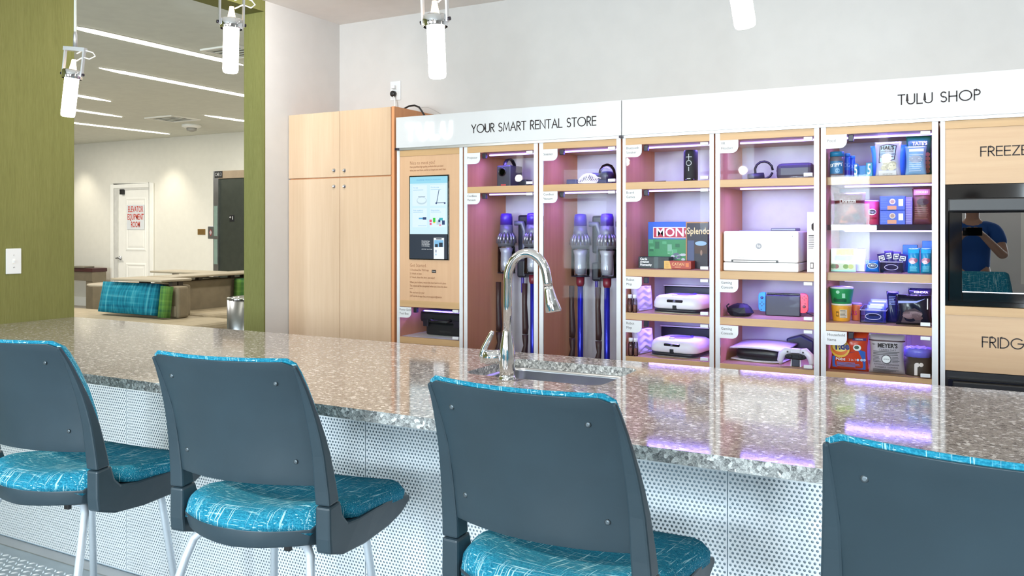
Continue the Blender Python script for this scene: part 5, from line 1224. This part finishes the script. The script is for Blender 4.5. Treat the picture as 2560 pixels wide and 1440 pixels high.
def clear_bin(label, x0, x1, y0, Y, z0, zz, d):
    u0, u1 = za2(x0, 0)[0], za2(x1, 0)[0]; w = wid(u0, u1, Y); h = ZV(u0, zz(0, y0)[1], Y)-z0; e = .003
    t = thing('clear_bin', label, 'bin', at((u0+u1)/2, z0+.0006, Y), 0, 'clear plastic bins')
    MB().box(-w/2, w/2, 0, d, 0, e).build('bottom', 'acrylic', t)
    MB().box(-w/2, w/2, 0, e, e, h*.82).build('front', 'acrylic', t); MB().box(-w/2, w/2, d-e, d, e, h).build('back', 'acrylic', t)
    for x in (-w/2, w/2-e): MB().box(x, x+e, e, d-e, e, h).build('side', 'acrylic', t)
    mb = MB(); rim = mat('bin_rim', (196, 190, 232), .25)
    mb.tube([(-w/2, 0, h*.82), (w/2, 0, h*.82), (w/2, d, h), (-w/2, d, h), (-w/2, 0, h*.82)], .0022, 6); mb.build('rim', rim, t)
    mb = MB(); n = 22; mb.tube([(w*.3*math.cos(2*PI*k/n), -.0015, h*.42+h*.2*math.sin(2*PI*k/n)) for k in range(n+1)], .0016, 6); mb.build('handle_ring', rim, t)
    return w, h
w, h = clear_bin('clear plastic bin of dark snack bars on the third snack shelf', 750, 1070, 455, 4.28, Z3, zb2, .16)
uc = (za2(750, 0)[0]+za2(1070, 0)[0])/2
for k, (dx, dy, tl, hh) in enumerate(((-.032, .03, .16, .085), (-.012, .06, .05, .098), (.014, .06, -.06, .094), (.036, .03, -.18, .084))):
    nm = ('leaning outwards at one end', 'standing tallest near the middle', 'standing just past the middle', 'leaning towards the teal bags')[k]
    t = thing('snack_bar', 'dark purple wrapped snack bar in the clear bin, '+nm, 'bar', (XU(uc, 4.28)+dx, 4.28+dy, Z3+.005), 0, 'snack bars in the clear bin'); t.rotation_euler = (0, tl*-1.0, 0)
    w_ = .036; sf = lambda x, z: -.006
    MB().shell(lambda a, b: ((a-.5)*w_, -.007*math.sin(PI*a)*math.sin(PI*b)-.001, b*hh), lambda a, b: ((a-.5)*w_, .007*math.sin(PI*a)*math.sin(PI*b)+.001, b*hh), 8, 6).build('wrapper', gb('bar_purple', (54, 44, 104)), t)
    pr = Print(lambda x, z: -.0082); pr.poly([(-.013, hh*.6), (.013, hh*.64), (.011, hh*.9), (-.012, hh*.88)], whi); pr.poly([(-.010, hh*.64), (.010, hh*.68), (.008, hh*.86), (-.009, hh*.84)], gb('bar_purple', (54, 44, 104))); pr.rect(-.006, .006, hh*.72, hh*.79, whi, 1, 1); pr.build(t)
for k, (x0, x1, lb) in enumerate(((1145, 1325, 'teal candy bag with pink picture beside the clear bin'), (1332, 1500, 'teal candy bag with pink picture at the end of the third snack shelf'))):
    t, w, h, s = pouch('candy_bag', lb, 'bag', za2(x0, 0)[0], za2(x1, 0)[0], zb2(0, 290)[1], 4.30, Z3, .045, gb('candy_teal', (20, 142, 190), .3), group='teal candy bags')
    pr = Print(s); pr.rect(-w*.42, w*.42, h*.8, h*.93, gb('candy_blue', (30, 170, 224)), 6, 2); pr.disc(-w*.05, h*.5, w*.34, h*.12, gb('candy_pink', (206, 150, 170))); pr.disc(-w*.1, h*.45, w*.22, h*.07, gb('candy_cream', (236, 212, 214))); pr.disc(w*.2, h*.52, w*.14, h*.08, gb('candy_rose', (160, 92, 122))); pr.lines(-w*.3, w*.35, h*.1, h*.28, 5, gb('candy_line', (110, 200, 220)), .003); pr.build(t)
carton('candy_box', 'dark teal box standing behind the clear bin of bars', 'box', za2(1075, 0)[0], za2(1285, 0)[0], zb2(0, 245)[1], 4.42, Z3, .04, gb('candy_dark', (12, 92, 122)))
carton('candy_box', 'dark teal box standing tall behind the end candy bag', 'box', za2(1355, 0)[0], za2(1500, 0)[0], zb2(0, 188)[1], 4.40, Z3, .04, gb('candy_dark', (12, 92, 122)))
# shelf 4
cup = [(.80, 0), (.82, .02), (1, .86), (1, .9)]
t, r, h, s = jar('cereal_cup', 'yellow snack cup at the bottom of the cup stack', 'cup', za2(42, 0)[0], za2(345, 0)[0], zb2(0, 1085)[1], 4.30, Z4, gb('cup_yellow', (226, 158, 44)), gb('cup_cream', (232, 226, 206)), prof=cup, lidh=.1)
pr = Print(s); pr.rect(-r*.05, r*.62, h*.2, h*.68, gb('cup_panel', (214, 198, 170)), 8, 3); pr.lines(0, r*.55, h*.25, h*.62, 6, M['ink'], .002); pr.rect(-r*.4, -r*.14, h*.28, h*.56, gb('cup_ink', (96, 70, 30)), 4, 2); pr.rect(-r*.36, -r*.18, h*.33, h*.5, gb('cup_yellow', (226, 158, 44)), 3, 2); pr.build(t)
zc_ = Z4+h+.0012
t, r, h, s = jar('cereal_cup', 'green snack cup with pale lid stacked on the yellow cup', 'cup', za2(22, 0)[0], za2(370, 0)[0], zb2(0, 845)[1], 4.30, zc_, gb('cup_green', (34, 138, 74)), gb('cup_lid', (224, 216, 240)), prof=cup, lidh=.12)
pr = Print(s); pr.rect(-r*.6, r*.5, h*.1, h*.28, gb('cup_dkgreen', (14, 84, 52)), 8, 2); pr.rect(r*.15, r*.4, h*.35, h*.62, gb('cup_mint', (160, 210, 176)), 4, 2); pr.disc(-r*.2, h*.7, r*.16, h*.1, gb('cup_mint', (160, 210, 176))); pr.text('BIG', -r*.4, h*.3, h*.16, M['ink'], .8); pr.build(t)
t, r, h, s = jar('cereal_cup', 'orange snack cup behind the green and yellow cup stack', 'cup', za2(335, 0)[0], za2(490, 0)[0], zb2(0, 1080)[1], 4.36, Z4, gb('cup_orange', (206, 108, 60)), gb('cup_lilac', (170, 150, 200)), prof=cup, lidh=.1)
pr = Print(s); pr.text('25', -r*.3, h*.42, h*.36, gb('cup_magenta', (190, 24, 110)), .8, thin=.0008); pr.build(t)
w, h = clear_bin('clear plastic bin of blue cookie packs on the fourth snack shelf', 460, 840, 1140, 4.26, Z4, zb2, .17)
uc = (za2(460, 0)[0]+za2(840, 0)[0])/2
for k in range(4):
    t = thing('cookie_packet', 'pale blue cookie packet in the clear bin, %s' % ('first one at the bin front', 'second one from the bin front', 'third one from the bin front', 'last one at the bin back')[k], 'packet', (XU(uc, 4.26)+.004*k, 4.285+.035*k, Z4+.005), 0, 'cookie packets in the clear bin'); t.rotation_euler = (-.22, 0, .05*(-1)**k)
    hh = .062+.012*k; w_ = .075
    MB().shell(lambda a, b: ((a-.5)*w_, -.008*math.sin(PI*a)*math.sin(PI*b)-.001, b*hh), lambda a, b: ((a-.5)*w_, .008*math.sin(PI*a)*math.sin(PI*b)+.001, b*hh), 10, 6).build('wrapper', gb('packet_blue%d' % (k % 2), ((96, 124, 214), (150, 176, 232))[k % 2], .25), t)
    pr = Print(lambda x, z: -.0092); pr.rect(-.03, .03, hh*.78, hh*.9, gb('packet_white', (214, 222, 246)), 1, 1); pr.rect(-.02, .02, hh*.4, hh*.6, gb('packet_navy', (50, 52, 120)), 1, 1); pr.build(t)
blk = gb('bag_black', (22, 24, 42), .2)
t, w, h, s = pouch('jerky_bag', 'big glossy black snack bag with a meat picture on the fourth shelf', 'bag', za2(975, 0)[0], za2(1490, 0)[0], zb2(0, 965)[1], 4.27, Z4, .07, blk, wave=.006, flare=.0)
pr = Print(s); pr.poly([(-w*.34, h*.08), (w*.2, h*.08), (w*.26, h*.44), (w*.05, h*.58), (-w*.22, h*.5)], gb('jerky_panel', (74, 60, 66)))
for k in range(9): pr.disc(random.uniform(-w*.2, w*.16), random.uniform(h*.16, h*.44), .020, .010, gb('jerky%d' % (k % 3), ((110, 84, 88), (92, 66, 70), (128, 100, 104))[k % 3]), 12)
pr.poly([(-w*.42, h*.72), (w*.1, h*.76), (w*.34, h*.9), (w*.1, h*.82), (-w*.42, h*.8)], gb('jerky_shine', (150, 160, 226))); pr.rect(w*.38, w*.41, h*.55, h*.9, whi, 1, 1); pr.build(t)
t, w, h, s = pouch('snack_bag', 'narrow black and blue snack bag leaning beside the meat snack bag', 'bag', za2(850, 0)[0], za2(1010, 0)[0], zb2(0, 915)[1], 4.32, Z4, .05, gb('bag_midnight', (26, 30, 84), .25), flare=.1)
pr = Print(s); pr.lines(-w*.3, w*.3, h*.6, h*.85, 6, gb('bag_lines', (120, 130, 210)), .003); pr.build(t)
t, w, h, s = pouch('snack_bag', 'black snack bag with white capitals behind the meat snack bag', 'bag', za2(1150, 0)[0], za2(1500, 0)[0], zb2(0, 868)[1], 4.39, Z4, .04, blk)
pr = Print(s); pr.text('KENDRA', w*.05, h*.885, h*.085, whi, 1.1); pr.build(t)
# shelf 5
Yh = 4.27
t, w, h, s = pouch('detergent_pouch', 'orange and blue laundry detergent pouch on the bottom shelf', 'pouch', zc2(118, 0)[0], zc2(900, 0)[0], zc2(0, 235)[1], Yh, Z5, .07, gb('tide_orange', (206, 66, 28), .25))
pr = Print(s); pr.poly([(-w*.42, h*.08), (w*.42, h*.05), (w*.42, h*.52), (w*.3, h*.56), (w*.1, h*.5), (-w*.42, h*.36)], gb('tide_blue', (54, 100, 186)))
pr.disc(-w*.22, h*.58, w*.26, h*.24, gb('tide_yellow', (226, 178, 60))); pr.disc(-w*.22, h*.59, w*.22, h*.19, gb('tide_org2', (222, 110, 40))); pr.disc(-w*.22, h*.62, w*.2, h*.13, gb('tide_yel2', (236, 214, 110)))
pr.text('Tide', -w*.18, h*.63, h*.25, gb('tide_navy', (30, 34, 120)), .85, thin=.0022, rot=.06)
pr.text('PODS', -w*.2, h*.30, h*.085, whi, 1.1, thin=.0004); pr.text('3 in 1', w*.1, h*.30, h*.085, whi, .9)
for x in (w*.24, w*.33, w*.40): pr.disc(x, h*.305, .006, .006, gb('tide_pale', (190, 214, 240)), 12)
pr.rect(w*.1, w*.44, h*.80, h*.865, gb('tide_purple', (80, 34, 110)), 4, 1); pr.text('ORIGINAL', w*.27, h*.832, h*.05, whi, .8); pr.disc(w*.22, h*.62, w*.10, h*.08, gb('tide_pod', (226, 226, 220))); pr.disc(w*.21, h*.63, w*.06, h*.045, gb('tide_podb', (56, 82, 60)))
pr.lines(-w*.3, w*.3, h*.12, h*.22, 4, gb('tide_lt', (96, 144, 214)), .003); pr.build(t)
t, w, h, s = pouch('dishwasher_pouch', 'grey dishwasher detergent pouch with dark lettering on the bottom shelf', 'pouch', zc2(895, 0)[0], zc2(1625, 0)[0], zc2(0, 290)[1], Yh-.01, Z5, .06, gb('meyer_grey', (176, 166, 172), .35), wave=.002)
pr = Print(s); pr.rect(-w*.5, w*.5, h*.83, h*.865, gb('meyer_maroon', (66, 36, 44)), 10, 1)
pr.text("MEYER'S", w*.03, h*.725, h*.15, M['ink'], .86, thin=.0010); pr.text('CLEAN DAY', w*.03, h*.62, h*.075, gb('meyer_ink', (80, 74, 78)), 1.0); pr.text('MRS', -w*.36, h*.75, h*.045, M['ink'], .9)
pr.lines(-w*.36, w*.36, h*.5, h*.575, 3, M['inkgrey'], .0028, .1); pr.lines(-w*.37, -w*.14, h*.31, h*.45, 5, M['inkgrey'], .002, .3); pr.lines(w*.16, w*.36, h*.31, h*.45, 5, M['inkgrey'], .002, .3)
pr.disc(0, h*.385, .021, .021, gb('meyer_ring', (90, 84, 88))); pr.disc(0, h*.385, .0175, .0175, whi); pr.text('LEMON', 0, h*.385, .008, M['ink'], .9)
pr.text('AUTOMATIC DISHWASHER', 0, h*.245, h*.058, gb('meyer_ink', (80, 74, 78)), .84); pr.text('POWERFUL CLEANING', 0, h*.175, h*.058, gb('meyer_ink', (80, 74, 78)), .9); pr.lines(-w*.37, w*.35, h*.05, h*.12, 5, M['inkgrey'], .0018, .4); pr.build(t)
Yr = 4.30; u0, u1 = zc2(1595, 0)[0], zc2(2160, 0)[0]; r = wid(u0, u1, Yr)/2; h = ZV((u0+u1)/2, zc2(0, 545)[1], Yr)-Z5; hb = ZV((u0+u1)/2, zc2(0, 725)[1], Yr)-Z5
t = thing('paper_roll', 'toilet paper roll in a brown band with a white letter on the bottom shelf', 'roll', at((u0+u1)/2, Z5+.0006, Yr))
MB().lathe([(r*.98, 0), (r, .004), (r, hb)], n=30).build('brown_band', gb('roll_brown', (66, 54, 42), .6), t)
mb = MB(); n = 30
mb.rings([[(rr*r*(1+.02*math.sin(k*3.1+j))*math.cos(2*PI*k/n), rr*r*(1+.02*math.sin(k*3.1+j))*math.sin(2*PI*k/n), z+.003*math.sin(k*2.3+j)) for k in range(n)] for j, (rr, z) in enumerate(((.985, hb), (.97, h*.95), (.85, h), (.5, h*.99), (.2, h*.93)))])
mb.build('wrapped_top', gb('roll_blue', (110, 106, 210), .25), t)
pr = Print(lambda x, z: -math.sqrt(max(1e-6, r*r-x*x))); q = gb('roll_white', (232, 222, 214))
pr.rect(-r*.2, r*.02, hb*.04, hb*.6, q, 4, 4); pr.disc(-r*.02, hb*.6, r*.18, hb*.12, q); pr.rect(-r*.02, r*.1, hb*.56, hb*.72, q, 3, 2); pr.disc(r*.28, hb*.62, r*.16, hb*.11, q); pr.build(t, 'letter_mark')
carton('plastic_container', 'clear lilac tinted container behind the wrapped paper roll', 'container', zc2(1630, 0)[0], zc2(1745, 0)[0], zc2(0, 318)[1], 4.40, Z5, .05, 'acrylic')
# frozen food seen through the freezer window
t, w, h, s = carton('frozen_box', 'dark green frozen food box low behind the freezer window', 'box', 2419, 2492, 662, 4.225, 1.062+gz0-.0195, .018, gb('frozen_green', (40, 84, 74)))
pr = Print(); pr.rect(-w*.45, w*.2, h*.55, h*.78, gb('frozen_tan', (150, 150, 110)), 1, 1); pr.text('FROZEN', w*.05, h*.36, h*.14, whi, .9); pr.rect(-w*.3, w*.3, h*.06, h*.24, gb('frozen_pale', (190, 200, 196)), 1, 1); pr.build(t)

# ================================================================== THE PHOTOGRAPHER, seen only as a reflection in the freezer glass
skin_m = mat('skin', (196, 150, 128), .55); shirt_m = mat('blue_shirt', (28, 84, 160), .8); trouser_m = mat('grey_trousers', (70, 74, 84), .8); hair_m = mat('dark_hair', (48, 38, 32), .6); shoe_m = mat('dark_shoes', (40, 38, 38), .5)
def skinned(name, joints, m, parent=None, root=0, sub=2):
    """joints: name -> (position, radius, parent joint); one continuous surface grown over the skeleton"""
    ks = list(joints); me = bpy.data.meshes.new(name)
    me.from_pydata([joints[k][0] for k in ks], [(ks.index(joints[k][2]), ks.index(k)) for k in ks if joints[k][2]], []); me.materials.append(m)
    o = bpy.data.objects.new(name, me); COL.objects.link(o)
    if parent: o.parent = parent
    md = o.modifiers.new('skin', 'SKIN'); md.use_smooth_shade = True
    for i, k in enumerate(ks):
        q = joints[k][1]; q = q if isinstance(q, tuple) else (q, q); me.skin_vertices[0].data[i].radius = q; me.skin_vertices[0].data[i].use_root = (i == root)
    sd = o.modifiers.new('sub', 'SUBSURF'); sd.levels = sub; sd.render_levels = sub; return o
PX0, PY0 = .0, -.46
J = {'pelvis': ((PX0, PY0, .95), (.15, .11), None), 'waist': ((PX0, PY0, 1.10), (.135, .10), 'pelvis'), 'chest': ((PX0, PY0, 1.28), (.16, .11), 'waist'), 'collar': ((PX0, PY0, 1.41), (.10, .075), 'chest'),
     'neck': ((PX0, PY0+.01, 1.49), .054, 'collar'), 'jaw': ((PX0, PY0+.035, 1.56), (.068, .08), 'neck'), 'face': ((PX0, PY0+.035, 1.64), (.077, .098), 'jaw'), 'crown': ((PX0, PY0+.02, 1.71), (.06, .075), 'face')}
for s_, n in ((-1, 'a'), (1, 'b')):
    wx, hz = (.012 if s_ < 0 else .135), 1.375
    J.update({'hip'+n: ((PX0+s_*.09, PY0, .88), .09, 'pelvis'), 'knee'+n: ((PX0+s_*.10, PY0+.01, .50), .06, 'hip'+n), 'ankle'+n: ((PX0+s_*.10, PY0-.02, .09), .042, 'knee'+n), 'toe'+n: ((PX0+s_*.12, PY0+.13, .032), .03, 'ankle'+n),
              'shoulder'+n: ((PX0+s_*.185, PY0, 1.39), .062, 'collar'), 'elbow'+n: ((PX0+s_*.25, PY0+.13, 1.15), .044, 'shoulder'+n), 'wrist'+n: ((PX0+s_*.085, PY0+.36, 1.34), .03, 'elbow'+n), 'palm'+n: ((PX0+s_*.055, PY0+.40, 1.375), (.034, .02), 'wrist'+n)})
    for k in range(4):
        f0 = (PX0+s_*(.055-.01), PY0+.432, 1.405-.02*k); f1 = (PX0+s_*(.055-.032), PY0+.446, 1.412-.02*k); f2 = (PX0+s_*(.055-.046+.004*(k == 3)), PY0+.441, 1.414-.02*k)
        J.update({'f%d'%k+n: (f0, .009, 'palm'+n), 'g%d'%k+n: (f1, .0082, 'f%d'%k+n), 'h%d'%k+n: (f2, .007, 'g%d'%k+n)})
    J.update({'t'+n: ((PX0+s_*.045, PY0+.405, 1.355), .0105, 'palm'+n), 'u'+n: ((PX0+s_*.02, PY0+.412, 1.362), .009, 't'+n)})
pz = tag(skinned('person', J, skin_m), 'person in a blue shirt holding up a phone, reflected in the freezer glass', 'person')
up_ = lambda k, dr: (J[k][0], tuple(q+dr for q in (J[k][1] if isinstance(J[k][1], tuple) else (J[k][1],)*2)))
S = {}
for k, par in (('pelvis', None), ('waist', 'pelvis'), ('chest', 'waist'), ('collar', 'chest'), ('shouldera', 'collar'), ('shoulderb', 'collar')): S[k] = (*up_(k, .014), par)
for n in 'ab':
    a, b = Vector(J['shoulder'+n][0]), Vector(J['elbow'+n][0]); S['sleeve'+n] = (tuple(a+(b-a)*.62), (.066, .066), 'shoulder'+n)
skinned('shirt', S, shirt_m, pz)
T = {'pelvis': (*up_('pelvis', .010), None)}
for n in 'ab':
    for k, par in (('hip', 'pelvis'), ('knee', 'hip'+n), ('ankle', 'knee'+n)): T[k+n] = (*up_(k+n, .016), par)
skinned('trousers', T, trouser_m, pz)
for n in 'ab':
    a, t_ = J['ankle'+n][0], J['toe'+n][0]
    skinned('shoe', {'heel': ((a[0], a[1]-.03, .04), .036, None), 'mid': (((a[0]+t_[0])/2, (a[1]+t_[1])/2, .042), .04, 'heel'), 'tip': ((t_[0], t_[1]+.03, .034), .03, 'mid')}, shoe_m, pz, 0, 1)
hc = Vector((PX0, PY0+.005, 1.668))
MB().rings([[hc+Vector((.088*math.sin(q)*math.cos(2*PI*k/16), .102*math.sin(q)*math.sin(2*PI*k/16)-(.02 if q > 1.3 else 0)+max(0, q-1.2)*-.05, .088*math.cos(q))) for k in range(16)] for q in (.06, .5, .9, 1.25, 1.6)], True, False).build('hair', hair_m, pz)
for s_ in (-1, 1):
    MB().ball((PX0+s_*.03, PY0+.126, 1.635), .011, 10, 6).build('eye', mat('eye_white', (228, 226, 222), .3), pz); MB().ball((PX0+s_*.082, PY0+.03, 1.63), (.012, .022, .032), 10, 6).build('ear', skin_m, pz)
MB().ball((PX0, PY0+.138, 1.605), (.014, .018, .024), 10, 6).build('nose', skin_m, pz); MB().ball((PX0, PY0+.122, 1.567), (.026, .010, .006), 12, 6).build('mouth', mat('lips', (170, 100, 96), .5), pz)
ph = thing('phone', 'black phone held up in both hands, reflected in the freezer glass', 'phone', (PX0, -.0055, 1.378))
MB().box(-.076, .076, -.004, .004, -.036, .036).build('body', 'blackgloss', ph, bevel=.003); MB().box(-.066, -.05, .0042, .006, .01, .032).build('camera_lens', 'black', ph, bevel=.0008)
